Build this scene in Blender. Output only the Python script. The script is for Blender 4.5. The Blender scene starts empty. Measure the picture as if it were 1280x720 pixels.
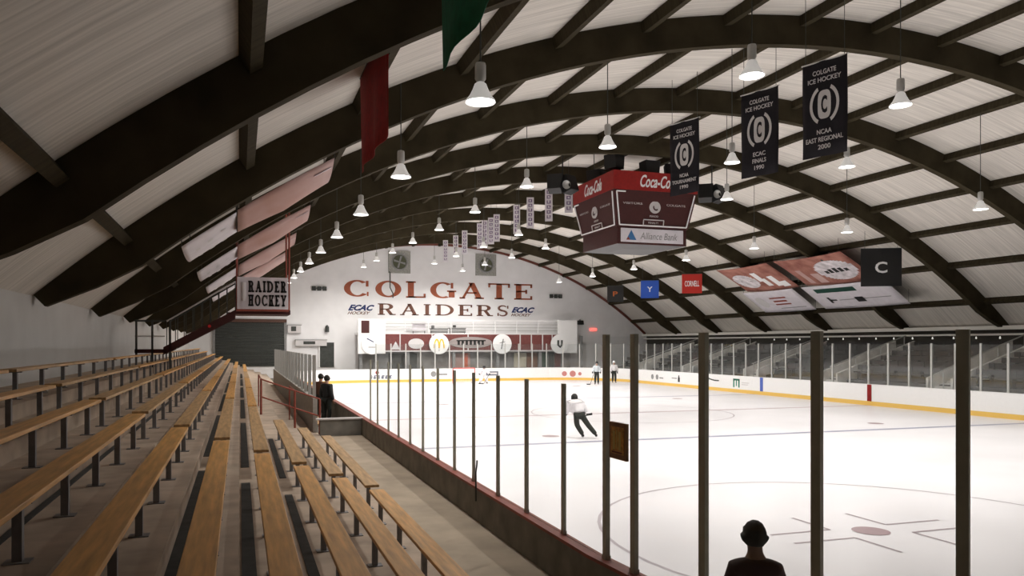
import bpy, bmesh, math, random
from mathutils import Vector, Matrix
random.seed(7)
PI = math.pi
SC = bpy.context.scene
COL = SC.collection

# ------------------------------------------------------------------ camera, world, exposure
EYE = 3.17                       # eye height above the ice
YAW = math.atan(297 / 950)
cd = bpy.data.cameras.new('camera'); cam = bpy.data.objects.new('camera', cd); COL.objects.link(cam)
cam.location = (0, 0, EYE); cam.rotation_euler = (PI / 2, 0, -YAW)
cd.sensor_width = 36; cd.lens = 950 * 36 / 1280
cd.shift_x = 43 / 1280; cd.shift_y = 70 / 1280
cd.clip_start = 0.05; cd.clip_end = 300
SC.camera = cam
w = bpy.data.worlds.new('world'); SC.world = w; w.use_nodes = True
w.node_tree.nodes['Background'].inputs[0].default_value = (.5, .5, .55, 1)
w.node_tree.nodes['Background'].inputs[1].default_value = .02
SC.view_settings.view_transform = 'Standard'; SC.view_settings.look = 'None'
SC.view_settings.gamma = 1; SC.view_settings.use_curve_mapping = False
SC.view_settings.exposure = 0.25
LAMP_W = {0: 400, 1: 900, 2: 1000, 3: 1000, 4: 1000}      # watts of the hanging lamps, row by row
try:
    SC.cycles.transparent_max_bounces = 24; SC.cycles.max_bounces = 6; SC.cycles.diffuse_bounces = 4
    SC.cycles.use_denoising = True; SC.cycles.sample_clamp_indirect = 4
    SC.cycles.caustics_reflective = False; SC.cycles.caustics_refractive = False
except Exception: pass

# ------------------------------------------------------------------ materials
MATS = {}
def mat(name, col, rough=.7, metal=0, noise=0, scale=8, stretch=(1, 1, 1), spec=.4, bump=0, col2=None):
    if name in MATS: return MATS[name]
    m = bpy.data.materials.new(name); m.use_nodes = True; nt = m.node_tree; b = nt.nodes['Principled BSDF']
    b.inputs['Roughness'].default_value = rough; b.inputs['Metallic'].default_value = metal
    b.inputs['Specular IOR Level'].default_value = spec
    tc = nt.nodes.new('ShaderNodeTexCoord'); mp = nt.nodes.new('ShaderNodeMapping'); nz = nt.nodes.new('ShaderNodeTexNoise')
    mp.inputs['Scale'].default_value = stretch; nz.inputs['Scale'].default_value = scale; nz.inputs['Detail'].default_value = 5
    nt.links.new(tc.outputs['Object'], mp.inputs[0]); nt.links.new(mp.outputs[0], nz.inputs['Vector'])
    rp = nt.nodes.new('ShaderNodeValToRGB'); nt.links.new(nz.outputs[0], rp.inputs[0])
    c2 = col2 or tuple(max(0, c * (1 - noise)) for c in col); c1 = tuple(min(1, c * (1 + noise * .5)) for c in col)
    rp.color_ramp.elements[0].position = .3; rp.color_ramp.elements[1].position = .7
    rp.color_ramp.elements[0].color = (*c2, 1); rp.color_ramp.elements[1].color = (*c1, 1)
    nt.links.new(rp.outputs[0], b.inputs['Base Color'])
    if bump:
        bp = nt.nodes.new('ShaderNodeBump'); bp.inputs['Strength'].default_value = bump
        nt.links.new(nz.outputs[0], bp.inputs['Height']); nt.links.new(bp.outputs[0], b.inputs['Normal'])
    MATS[name] = m; return m
def emis(name, col, s):
    if name in MATS: return MATS[name]
    m = mat(name, (.9, .9, .9)); b = m.node_tree.nodes['Principled BSDF']
    b.inputs['Emission Color'].default_value = (*col, 1); b.inputs['Emission Strength'].default_value = s
    return m
def glassmat(name, tint=(.93, .95, .95), gloss=.05, haze=.0):
    m = bpy.data.materials.new(name); m.use_nodes = True; nt = m.node_tree
    nt.nodes.remove(nt.nodes['Principled BSDF']); out = nt.nodes['Material Output']
    tr = nt.nodes.new('ShaderNodeBsdfTransparent'); tr.inputs[0].default_value = (*tint, 1)
    gl = nt.nodes.new('ShaderNodeBsdfGlossy'); gl.inputs['Roughness'].default_value = .05
    mx = nt.nodes.new('ShaderNodeMixShader'); mx.inputs[0].default_value = gloss
    nt.links.new(tr.outputs[0], mx.inputs[1]); nt.links.new(gl.outputs[0], mx.inputs[2])
    last = mx
    if haze:
        df = nt.nodes.new('ShaderNodeBsdfDiffuse'); df.inputs[0].default_value = (.7, .72, .72, 1)
        nz = nt.nodes.new('ShaderNodeTexNoise'); nz.inputs['Scale'].default_value = 1.5
        mu = nt.nodes.new('ShaderNodeMath'); mu.operation = 'MULTIPLY'; mu.inputs[1].default_value = haze * 2
        nt.links.new(nz.outputs[0], mu.inputs[0])
        m2 = nt.nodes.new('ShaderNodeMixShader'); nt.links.new(mu.outputs[0], m2.inputs[0])
        nt.links.new(mx.outputs[0], m2.inputs[1]); nt.links.new(df.outputs[0], m2.inputs[2]); last = m2
    nt.links.new(last.outputs[0], out.inputs[0]); MATS[name] = m; return m

M_DECK = mat('roof_deck_boards', (.66, .625, .57), .9, noise=.22, scale=3, stretch=(.12, 5, .12), bump=.15)
M_BEAM = mat('dark_stained_timber', (.046, .037, .021), .85, noise=.35, scale=5, stretch=(.3, 2, .3), spec=.1)
M_WALL = mat('painted_block_wall', (.62, .615, .60), .85, noise=.06, scale=1.2)
M_ENDW = mat('white_end_wall', (.84, .84, .85), .8, noise=.05, scale=1)
M_CONC = mat('bleacher_concrete', (.50, .405, .32), .85, noise=.28, scale=2.2, bump=.1)
M_WALK = mat('walkway_concrete', (.46, .38, .29), .85, noise=.2, scale=1.6, bump=.1)
M_DCON = mat('dark_concrete', (.20, .185, .155), .85, noise=.3, scale=3)
M_WOOD = mat('varnished_bench_wood', (.66, .35, .105), .45, noise=.33, scale=3.5, stretch=(6, .5, 6))
M_WOOD2 = mat('worn_bench_wood', (.50, .31, .14), .5, noise=.35, scale=3.5, stretch=(6, .5, 6))
M_STEEL = mat('grey_painted_steel', (.24, .24, .25), .5, .3, noise=.15)
M_STRIP = mat('black_tread_strip', (.055, .055, .052), .9, noise=.3)
M_RED = mat('red_brown_paint', (.30, .07, .045), .55, noise=.25, scale=4)
M_POST = mat('olive_grey_aluminium', (.42, .41, .33), .5, .25, noise=.12)
M_LPOST = mat('pale_aluminium', (.48, .48, .46), .4, .3)
M_ICE = mat('ice_surface', (.85, .835, .865), .32, noise=.07, scale=.35, spec=.25)
M_BOARD = mat('white_board_plastic', (.88, .88, .88), .4, noise=.03)
M_YEL = mat('yellow_kick_plate', (.80, .52, .12), .45)
M_WHITE = mat('white_paint', (.85, .85, .85), .6)
M_CLOTHW = mat('white_banner_cloth', (.72, .69, .73), .8, noise=.08, scale=3)
M_BLACK = mat('black_cloth', (.012, .010, .014), .9, noise=.2)
M_BLK = mat('black_paint', (.015, .015, .015), .6)
M_MAR = mat('maroon_paint', (.055, .011, .010), .6, noise=.15)
M_MARB = mat('maroon_fascia', (.17, .05, .045), .7, noise=.2)
M_BRICK = mat('letter_rust_red', (.36, .10, .05), .7, noise=.2, scale=2)
M_LBRN = mat('letter_brown', (.17, .075, .05), .7, noise=.2)
M_NAVY = mat('navy_ink', (.02, .035, .13), .7)
M_DGREY = mat('dark_grey_metal', (.055, .06, .055), .7, noise=.3, scale=4)
M_GREY = mat('mid_grey_metal', (.28, .28, .28), .6, noise=.2)
M_COLA = mat('cola_red', (.30, .014, .012), .5, noise=.15)
M_INK = mat('pale_ink', (.62, .60, .60), .7)
M_GREEN = mat('green_cloth', (.0, .10, .045), .9, noise=.25)
M_REDC = mat('red_cloth', (.26, .008, .008), .9, noise=.3)
M_PINK = mat('faded_red_banner', (.33, .15, .115), .8, noise=.5, scale=1.6, col2=(.22, .075, .055))
M_PINK2 = mat('pale_rose_banner', (.50, .36, .34), .8, noise=.2, scale=.7, col2=(.42, .24, .20))
M_REF = mat('spun_aluminium', (.55, .55, .53), .4, .35)
M_BELL = emis('glowing_prismatic_bell', (1, .97, .93), .22)
M_HOT = emis('lamp_glow', (1, .97, .92), 14)
M_GLASS = glassmat('rink_glass')
M_GLASSH = glassmat('scuffed_rink_glass', (.94, .95, .95), .04, .022)
M_GLASSN = glassmat('clear_near_glass', (.97, .975, .975), .02)

# ------------------------------------------------------------------ mesh helpers
class MB:
    def __init__(s): s.b = bmesh.new()
    def box(s, x0, x1, y0, y1, z0, z1, M=None):
        vs = [s.b.verts.new(M @ Vector(p) if M else p) for p in
              [(x0,y0,z0),(x1,y0,z0),(x1,y1,z0),(x0,y1,z0),(x0,y0,z1),(x1,y0,z1),(x1,y1,z1),(x0,y1,z1)]]
        for f in [(3,2,1,0),(4,5,6,7),(0,1,5,4),(1,2,6,5),(2,3,7,6),(3,0,4,7)]: s.b.faces.new([vs[i] for i in f])
        return s
    def poly(s, pts): s.b.faces.new([s.b.verts.new(p) for p in pts]); return s
    def prism(s, pts, y0, y1):          # pts in (x, z), extruded along y
        a = [s.b.verts.new((x, y0, z)) for x, z in pts]; c = [s.b.verts.new((x, y1, z)) for x, z in pts]
        s.b.faces.new(a); s.b.faces.new(c[::-1]); n = len(pts)
        for i in range(n): s.b.faces.new([a[i], c[i], c[(i+1) % n], a[(i+1) % n]])
        return s
    def tube(s, pts, r, n=8, cap=True):
        pts = [Vector(p) for p in pts]; rings = []
        for i, p in enumerate(pts):
            d = (pts[min(i+1, len(pts)-1)] - pts[max(i-1, 0)]).normalized()
            u = d.orthogonal().normalized() if i == 0 else (u - d * u.dot(d)).normalized()
            v = d.cross(u); rr = r[i] if isinstance(r, (list, tuple)) else r
            rings.append([s.b.verts.new(p + (u * math.cos(2*PI*k/n) + v * math.sin(2*PI*k/n)) * rr) for k in range(n)])
        for a, c in zip(rings, rings[1:]):
            for k in range(n): s.b.faces.new([a[k], a[(k+1) % n], c[(k+1) % n], c[k]])
        if cap: s.b.faces.new(rings[0][::-1]); s.b.faces.new(rings[-1])
        return s
    def lathe(s, prof, n=20, c=(0, 0, 0)):
        rings = [[s.b.verts.new((c[0] + r*math.cos(2*PI*k/n), c[1] + r*math.sin(2*PI*k/n), c[2] + z)) for k in range(n)] for r, z in prof]
        for a, q in zip(rings, rings[1:]):
            for k in range(n): s.b.faces.new([a[k], a[(k+1) % n], q[(k+1) % n], q[k]])
        return s
    def ring_wall(s, path, t0, t1, z0, z1, closed=False):   # path of (x,y); offset t0..t1 along the left normal
        P = [Vector(p) for p in path]; n = len(P); rows = []
        for i, p in enumerate(P):
            a = P[i-1] if (i or closed) else P[0]; c = P[(i+1) % n] if (i < n-1 or closed) else P[-1]
            d = (c - a).normalized(); nn = Vector((-d.y, d.x))
            q0 = p + nn*t0; q1 = p + nn*t1
            rows.append([s.b.verts.new((q.x, q.y, z)) for q, z in ((q0, z0), (q1, z0), (q1, z1), (q0, z1))])
        m = n if closed else n - 1
        for i in range(m):
            a = rows[i]; c = rows[(i+1) % n]
            for k in range(4): s.b.faces.new([a[k], a[(k+1) % 4], c[(k+1) % 4], c[k]])
        if not closed: s.b.faces.new(rows[0]); s.b.faces.new(rows[-1][::-1])
        return s
    def mesh(s, name, m, smooth=False):
        bmesh.ops.recalc_face_normals(s.b, faces=s.b.faces)
        me = bpy.data.meshes.new(name); s.b.to_mesh(me); s.b.free(); me.materials.append(m)
        if smooth: me.polygons.foreach_set('use_smooth', [True]*len(me.polygons))
        return me
    def build(s, name, m, parent=None, loc=(0, 0, 0), rot=(0, 0, 0), smooth=False, bevel=0):
        o = obj(name, s.mesh(name, m, smooth), parent, loc, rot)
        if bevel:
            md = o.modifiers.new('bevel', 'BEVEL'); md.width = bevel; md.segments = 2
        return o
def obj(name, me, parent=None, loc=(0, 0, 0), rot=(0, 0, 0)):
    o = bpy.data.objects.new(name, me); COL.objects.link(o); o.location = loc; o.rotation_euler = rot
    if parent: o.parent = parent
    return o
def empty(name, loc=(0, 0, 0), rz=0):
    o = bpy.data.objects.new(name, None); COL.objects.link(o); o.location = loc; o.rotation_euler = (0, 0, rz)
    o.empty_display_size = .1; return o
def tag(o, label=None, cat=None, group=None, kind=None):
    if label: o['label'] = label
    if cat: o['category'] = cat
    if group: o['group'] = group
    if kind: o['kind'] = kind
    return o
CH = {}
def kids(o):
    return [c for c in COL.objects if c.parent == o] if o.name not in CH else CH[o.name]
def remember(o):                      # children list cached, so that copying stays quick
    cs = [c for c in COL.objects if c.parent == o]; CH[o.name] = cs
    for c in cs: remember(c)
def copy_tree(o, parent=None):
    c = o.copy(); COL.objects.link(c); c.parent = parent
    for ch in kids(o): copy_tree(ch, c)
    return c
ORD = ['first', 'second', 'third', 'fourth', 'fifth', 'sixth', 'seventh', 'eighth', 'ninth', 'tenth', 'eleventh', 'twelfth',
       'thirteenth', 'fourteenth', 'fifteenth', 'sixteenth', 'seventeenth', 'eighteenth', 'nineteenth', 'twentieth']
TENS = {2: 'twenty', 3: 'thirty', 4: 'forty', 5: 'fifty'}
def od(i):
    if i < 20: return ORD[i]
    n = i + 1; t, u = divmod(n, 10)
    return {2: 'twentieth', 3: 'thirtieth', 4: 'fortieth', 5: 'fiftieth'}[t] if u == 0 else TENS[t] + '-' + ORD[u-1]

# lettering -------------------------------------------------------
def text(s, name, m, width=None, height=None, parent=None, loc=(0, 0, 0), rot=(PI/2, 0, 0), shear=0, bold=0, depth=.01):
    cu = bpy.data.curves.new('t', 'FONT'); cu.body = s; cu.align_x = 'CENTER'; cu.align_y = 'CENTER'; cu.shear = shear
    cu.extrude = .01; cu.offset = bold; cu.resolution_u = 3
    to = bpy.data.objects.new('t', cu); COL.objects.link(to)
    me = bpy.data.meshes.new_from_object(to.evaluated_get(bpy.context.evaluated_depsgraph_get()))
    bpy.data.objects.remove(to); bpy.data.curves.remove(cu)
    xs = [v.co.x for v in me.vertices]; ys = [v.co.y for v in me.vertices]
    W = max(xs)-min(xs); H = max(ys)-min(ys); cx = (max(xs)+min(xs))/2; cy = (max(ys)+min(ys))/2
    sx = (width or height*W/H)/W; sy = (height or width*H/W)/H
    for v in me.vertices: v.co = ((v.co.x-cx)*sx, (v.co.y-cy)*sy, v.co.z/.02*depth)
    me.materials.clear(); me.materials.append(m); me.name = name
    return obj(name, me, parent, loc, rot)

def glyph(ch, W=1.0, T=.22, t=.07, sf=.10):
    """a roman capital as a list of polygons in a box W wide and 1 high: T thick stroke, t thin stroke, sf serif overhang"""
    P = []
    def bar(x0, y0, x1, y1): P.append([(x0,y0),(x1,y0),(x1,y1),(x0,y1)])
    def seri(x0, x1, y): bar(x0-sf, y, x1+sf, y+t)                       # a serif under/over a stem
    def arc(cx, cy, rx, ry, a0, a1, TT=T, tt=t, n=26):
        for i in range(n):
            p, q = math.radians(a0+(a1-a0)*i/n), math.radians(a0+(a1-a0)*(i+1)/n)
            P.append([(cx+rx*math.cos(p), cy+ry*math.sin(p)), (cx+rx*math.cos(q), cy+ry*math.sin(q)),
                      (cx+(rx-TT)*math.cos(q), cy+(ry-tt)*math.sin(q)), (cx+(rx-TT)*math.cos(p), cy+(ry-tt)*math.sin(p))])
    def dia(x0, y0, x1, y1, w): P.append([(x0,y0),(x0+w,y0),(x1+w,y1),(x1,y1)])
    s = sf
    if ch in 'CG':
        arc(W*.5, .5, W*.5, .5, 48, 318 if ch == 'C' else 300)
        bar(W*.84-.02, .62, W*.84+t, .96)
        if ch == 'C': bar(W*.86, .05, W*.86+t*.8, .30)
        else: bar(W-T-s*.3, .06, W-s*.3, .46); bar(W-T-s*1.2, .40, W+s*.6, .40+t)
    elif ch == 'O': arc(W*.5, .5, W*.5, .5, 0, 360, n=40)
    elif ch == 'L': bar(s,0,s+T,1); seri(s,s+T,0); seri(s,s+T,1-t); bar(s,0,W,t); bar(W-t,0,W,.26)
    elif ch == 'E':
        bar(s,0,s+T,1); bar(0,0,W,t); bar(0,1-t,W,1); bar(s,.48,W*.72,.48+t); bar(W-t,0,W,.24); bar(W-t,.76,W,1); bar(W*.72-t,.38,W*.72,.64)
    elif ch == 'T': bar(W/2-T/2,0,W/2+T/2,1); seri(W/2-T/2,W/2+T/2,0); bar(0,1-t,W,1); bar(0,.74,t,1); bar(W-t,.74,W,1)
    elif ch == 'A':
        dia(s,0,W/2-t*.6,1,t*1.3); dia(W-s-T,0,W/2-T*.55,1,T); bar(W*.24,.32,W*.7,.32+t); bar(0,0,s*2+t,t); bar(W-s*2-T,0,W,t)
    elif ch == 'I': bar(W/2-T/2,0,W/2+T/2,1); seri(W/2-T/2,W/2+T/2,0); seri(W/2-T/2,W/2+T/2,1-t)
    elif ch == 'R':
        bar(s,0,s+T,1); seri(s,s+T,0); arc(W*.5,.73,W*.38,.27,-90,90); bar(0,1-t,W*.5,1); bar(s,.46,W*.5,.46+t)
        dia(W-s-T,0,W*.42,.5,T); bar(W-s*2-T*.6,0,W+s*.3,t)
    elif ch == 'D': bar(s,0,s+T,1); arc(W*.4,.5,W*.6,.5,-90,90); bar(0,1-t,W*.4,1); bar(0,0,W*.4,t)
    elif ch == 'S':
        pts = []
        for i in range(33):
            u = i/32
            if u < .5: a = math.radians(30+240*u*2*.98); pts.append((W*.5+(W*.5-T*.4)*math.cos(a)*.92, .74+.22*math.sin(a)))
            else: a = math.radians(90-240*(u-.5)*2*.98); pts.append((W*.5+(W*.5-T*.4)*math.cos(a)*.92, .27+.23*math.sin(a)))
        for i in range(32):
            x0,y0 = pts[i]; x1,y1 = pts[i+1]; q = 1-abs(i-15.5)/16; ww = t*.6+(T*.62-t*.6)*q**.6
            dx,dy = x1-x0,y1-y0; L = math.hypot(dx,dy) or 1; nx,ny = -dy/L*ww/1.6,dx/L*ww/1.6
            P.append([(x0+nx,y0+ny),(x0-nx,y0-ny),(x1-nx,y1-ny),(x1+nx,y1+ny)])
        bar(W*.88,.70,W*.88+t,.97); bar(W*.03,.03,W*.03+t,.30)
    elif ch == 'H': bar(s,0,s+T,1); bar(W-s-T,0,W-s,1); bar(s,.46,W-s,.46+t); [seri(a,a+T,y) for a in (s,W-s-T) for y in (0,1-t)]
    elif ch == 'K':
        bar(s,0,s+T,1); seri(s,s+T,0); seri(s,s+T,1-t); dia(s+T*.8,.42,W-s-t,1,t*1.6); dia(W-s-T,0,s+T*1.0,.56,T); bar(W-2*s-T,0,W,t); bar(W-2.5*s-t,1-t,W,1)
    elif ch == 'Y': bar(W/2-T/2,0,W/2+T/2,.5); seri(W/2-T/2,W/2+T/2,0); dia(W/2-T/2,.45,s,1,T); dia(W/2-t*.3,.45,W-s-t,1,t*1.7); bar(0,1-t,2*s+T,1); bar(W-2.5*s-t,1-t,W,1)
    return P
WID = {'I': .45, 'L': .85, 'E': .85, 'S': .72, 'T': 1.0, 'R': 1.0, 'H': 1.0, 'K': 1.0}
def word(s, x0, x1, z0, z1, y, parent, m, widths=None, gap=.16, wide=1.0, **kw):
    """roman capitals spread between x0 and x1 on a wall that faces -Y, each letter a part"""
    ws = [WID.get(c, 1.1)*wide for c in s]; H = z1-z0; tot = sum(ws)+gap*wide*(len(s)-1); k = (x1-x0)/tot; x = x0
    for c, wd in zip(s, ws):
        mb = MB()
        for pg in glyph(c, wd, **kw):
            q = [(x+a*k, z0+b*H) for a, b in pg]
            vs0 = [mb.b.verts.new((a, y, b)) for a, b in q]; vs1 = [mb.b.verts.new((a, y-.02, b)) for a, b in q]
            mb.b.faces.new(vs1)
            for i in range(4): mb.b.faces.new([vs0[i], vs0[(i+1)%4], vs1[(i+1)%4], vs1[i]])
        mb.build('letter', m, parent); x += (wd+gap*wide)*k

# ------------------------------------------------------------------ the hall
XC, R, ZC = 17.0, 31.3, -19.12         # roof arc: centre line, radius, centre height
Y0, Y1 = -6.0, 66.0
XL, XR = -3.95, 37.95
def roof(x, d=0): return ZC + math.sqrt((R-d)**2 - (x-XC)**2)
ARCH_Y = [-1.0, 5.0, 11.1, 17.2, 23.3, 29.4, 35.5, 41.6, 47.7, 53.8, 59.9]

def arc_pts(r, x0, x1, n): return [(x0+(x1-x0)*i/n, ZC+math.sqrt(r*r-(x0+(x1-x0)*i/n-XC)**2)) for i in range(n+1)]
# roof deck
a = arc_pts(R, XL-.2, XR+.2, 60); b_ = arc_pts(R+.18, XL-.2, XR+.2, 60)[::-1]
mb = MB()
ra = [[mb.b.verts.new((x, y, z)) for x, z in a] for y in (Y0-.1, Y1+.3)]; rb = [[mb.b.verts.new((x, y, z)) for x, z in b_[::-1]] for y in (Y0-.1, Y1+.3)]
for i in range(60):
    mb.b.faces.new([ra[0][i], ra[0][i+1], ra[1][i+1], ra[1][i]]); mb.b.faces.new([rb[0][i], rb[1][i], rb[1][i+1], rb[0][i+1]])
tag(mb.build('ceiling', M_DECK), kind='structure')
# end walls
for nm, ya, yb, m in (('wall_end', Y1, Y1+.25, M_ENDW), ('wall_near', Y0-.25, Y0, M_WALL)):
    tag(MB().prism([(XL-.2, -.3)] + arc_pts(R+.1, XL-.2, XR+.2, 48) + [(XR+.2, -.3)], ya, yb).build(nm, m), kind='structure')
tag(MB().box(XL-.25, XL, Y0, Y1, -.3, 4.5).build('wall_left', M_WALL), kind='structure')
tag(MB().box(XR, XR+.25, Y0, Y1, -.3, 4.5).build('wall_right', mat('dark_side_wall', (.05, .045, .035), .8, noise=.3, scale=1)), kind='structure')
tag(MB().box(XL, XR, Y0, Y1, -.35, -.05).build('floor', M_DCON), kind='structure')
tag(MB().box(XR-.5, XR-.05, Y0, Y1, 3.92, 4.12).box(XR-.3, XR-.02, Y0, Y1, 3.62, 3.72).build('trim_right', mat('pale_eave', (.80, .78, .72), .7)), kind='structure')
tag(MB().prism([(XC+dx, ZC+math.sqrt((R-.02)**2-dx*dx)) for dx in [i*20.8/40 for i in range(-40, 41)]]
               + [(XC+dx, ZC+math.sqrt((R-.22)**2-dx*dx)) for dx in [i*20.8/40 for i in range(40, -41, -1)]], Y1-.12, Y1-.001)
    .build('trim_end', mat('rust_edge_trim', (.16, .05, .035), .7)), kind='structure')
# bleacher treads and walkway
SX = lambda k: 1.88 - .53*k
SZ = lambda k: EYE - (2.1 - .197*k)
TZ = lambda k: SZ(k) - .42
NR = 10
pr = [(2.11, -.05), (2.11, TZ(0))]
for k in range(NR):
    xr = SX(k)-.30
    if k < NR-1: pr += [(xr, TZ(k)), (xr, TZ(k+1))]
pr += [(XL+.001, TZ(NR-1)), (XL+.001, -.05)]
tag(MB().prism(pr, Y0, Y1-.01).build('floor_bleachers', M_CONC), kind='structure')
tag(MB().box(2.11, 3.28, Y0, 21.3, -.05, .62).build('floor_walkway', M_WALK), kind='structure')
tag(MB().box(2.11, 3.28, 21.3, Y1-.01, -.05, .30).build('floor_team_area', M_DCON), kind='structure')
tag(MB().box(2.111, 3.27, 21.3, 21.45, .30, 1.07).build('wall_cross', mat('grey_cross_wall', (.20, .19, .17), .85, noise=.3, scale=3)), kind='structure')
tag(MB().box(2.0, 3.3, 21.26, 21.49, 1.07, 1.11).build('trim_cross', M_INK), kind='structure')
tag(MB().box(1.98, 2.105, 22.0, 49, TZ(0), 1.62).build('wall_team_back', mat('grey_team_wall', (.36, .34, .31), .85, noise=.2)), kind='structure')

# arches
for i, y in enumerate(ARCH_Y):
    n = 56; top = []; bot = []
    for j in range(n+1):
        x = XL+.02+(XR-XL-.04)*j/n; e = min(x-XL, XR-x); d = .79 if e > 1.2 else .30+.49*max(e, 0)/1.2
        top.append((x, roof(x)-.005)); 
        nx = (x-XC)/R; xx = x-d*nx
        bot.append((min(max(xx, XL+.02), XR-.02), ZC+math.sqrt((R-d)**2-(xx-XC)**2)))
    mb = MB(); V = [[[mb.b.verts.new((p[0], yy, p[1])) for p in row] for row in (top, bot)] for yy in (y-.13, y+.13)]
    for j in range(n):
        (t0, b0), (t1, b1) = V
        mb.b.faces.new([t0[j], t0[j+1], b0[j+1], b0[j]]); mb.b.faces.new([t1[j+1], t1[j], b1[j], b1[j+1]])
        mb.b.faces.new([b0[j], b0[j+1], b1[j+1], b1[j]]); mb.b.faces.new([t0[j+1], t0[j], t1[j], t1[j+1]])
    o = mb.build('roof_arch', M_BEAM)
    tag(o, f'dark laminated timber roof arch, {od(i-1) + " away from the camera" if i else "overhead behind the camera"}', 'beam', 'curved roof arches')
# purlins
for k in range(-8, 9):
    x = XC+2.42*k
    if x < XL+.3 or x > XR-.3: continue
    ang = math.asin((x-XC)/R)
    mb = MB().box(-.10, .10, Y0, Y1-.13, -.29, -.01)
    o = mb.build('roof_purlin', M_BEAM, loc=(x, 0, roof(x)), rot=(0, ang, 0))
    where = 'over the bleachers and near boards' if k < -5 else ('over the ice' if k < 6 else 'over the far stands')
    tag(o, f'long straight roof purlin {where}, {od(k+8)} from the left wall', 'beam', 'straight roof purlins')

# ------------------------------------------------------------------ ice rink
RX0, RX1, RY0, RY1, RR = 3.4, 31.0, .8, 62.0, 6.0
def ringpath(off=0, n=10):
    P = []
    for cx, cy, a0 in ((RX1-RR, RY0+RR, -90), (RX1-RR, RY1-RR, 0), (RX0+RR, RY1-RR, 90), (RX0+RR, RY0+RR, 180)):
        for i in range(n+1):
            a = math.radians(a0+90*i/n); P.append((cx+(RR+off)*math.cos(a), cy+(RR+off)*math.sin(a)))
    return P
RP = ringpath()
mb = MB(); mb.poly([(x, y, 0) for x, y in RP]); ice = tag(mb.build('floor_ice', M_ICE), kind='structure')
nt = M_ICE.node_tree
def decal(name, polys, m, z=.004):
    mb = MB()
    for p in polys: mb.poly([(x, y, z) for x, y in p])
    return tag(mb.build(name, m, ice))
def rect(x0, x1, y0, y1): return [(x0, y0), (x1, y0), (x1, y1), (x0, y1)]
def circ(cx, cy, r0, r1, n=56):
    return [[(cx+r*math.cos(a), cy+r*math.sin(a)) for r, a in ((r0, 2*PI*i/n), (r1, 2*PI*i/n), (r1, 2*PI*(i+1)/n), (r0, 2*PI*(i+1)/n))] for i in range(n)]
M_LB = mat('blue_line_under_ice', (.36, .37, .50), .35, noise=.15, scale=1); M_LR = mat('red_line_under_ice', (.58, .46, .49), .35, noise=.15, scale=1); M_LG = mat('circle_line_under_ice', (.50, .45, .49), .35, noise=.15, scale=1)
decal('blue_line', [rect(RX0, RX1, 22.3, 22.6), rect(RX0, RX1, 40.3, 40.6)], M_LB)
decal('centre_line', [rect(RX0, RX1, 31.25, 31.55)], M_LR)
decal('goal_line', [rect(RX0+.3, RX1-.3, 58.6, 58.66), rect(RX0+1, RX1-1, 4.2, 4.26)], M_LR)
cs = []
for cx in (10.2, 24.2):
    for cy in (10.3, 52.4): cs += circ(cx, cy, 4.52, 4.58)
cs += circ(17.2, 31.4, 4.52, 4.58)
decal('face_off_circle', cs, M_LG)
ds = []
for cx in (10.2, 24.2):
    for cy in (10.3, 52.4, 24.2, 38.6): ds.append([(cx+.3*math.cos(2*PI*i/24), cy+.3*math.sin(2*PI*i/24)) for i in range(24)])
decal('face_off_dot', ds, mat('face_off_dot', (.36, .25, .27), .35), .006)
hs = []
for cx in (10.2, 24.2):
    for cy in (10.3, 52.4):
        for sx in (-1, 1):
            for sy in (-1, 1):
                hs += [rect(*sorted((cx+sx*.6, cx+sx*1.8)), cy+sy*.28-.03, cy+sy*.28+.03), rect(cx+sx*.6-.03, cx+sx*.6+.03, *sorted((cy+sy*.28, cy+sy*1.2)))]
decal('hash_mark', hs, mat('hash_line_under_ice', (.38, .31, .34), .35), .005)

# boards (one continuous dasher) with kick plate and cap
rb_ = empty('rink_boards', (RX0, 20, 0)); tag(rb_, 'white dasher boards with yellow kick plate ringing the whole ice sheet', 'rink boards')
def part(mb, name, m, root, **k):
    o = mb.build(name, m, **k); o.parent = root; o.matrix_parent_inverse = Matrix.Translation(root.location).inverted(); return o
part(MB().ring_wall(RP, -.10, 0, 0, 1.07, True), 'board_panel', M_BOARD, rb_)
part(MB().ring_wall(RP, 0, .015, 0.0, .22, True), 'kick_plate', M_YEL, rb_)
NEAR = [(RX0, 62-6-.01*0)] ; NEAR = [(RX0, 55.9), (RX0, 6.8)] + [(RX0+RR-RR*math.cos(a), RY0+RR-RR*math.sin(a)) for a in [PI/2*i/10 for i in range(1, 11)]]
FAR = [p for p in RP[:-11]]
tag(part(MB().ring_wall(NEAR, -.15, .0, 1.07, 1.105), 'cap_rail', M_RED, rb_), 'red cap rail on the near boards')
tag(part(MB().ring_wall(NEAR, -.14, -.101, -.02, 1.069), 'back_panel', M_DCON, rb_), 'dark grey back of the near boards')
tag(part(MB().ring_wall(FAR, -.12, .01, 1.07, 1.10), 'cap_rail', M_BOARD, rb_), 'white cap rail of the far boards')
# stripe where the lines climb the far boards
for y, m, nm in ((31.4, M_REDC, 'red'), (39.9, mat('blue_paint', (.07, .13, .50), .5), 'blue'), (46.2, MATS['blue_paint'], 'blue')):
    tag(part(MB().box(RX1-.012, RX1-.002, y-.14, y+.14, .03, 1.08), 'line_stripe', m, rb_), f'{nm} line stripe on the boards')

# board advertisements: flat printed panels on the far boards
def ad(xyz, rz, wd, ht, kind, label):
    e = empty('board_advert', xyz, rz); tag(e, label, 'advertisement', 'advertisements on the boards')
    MB().box(-wd/2, wd/2, -.006, -.001, -ht/2, ht/2).build('panel', M_BOARD, e)
    return e
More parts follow.
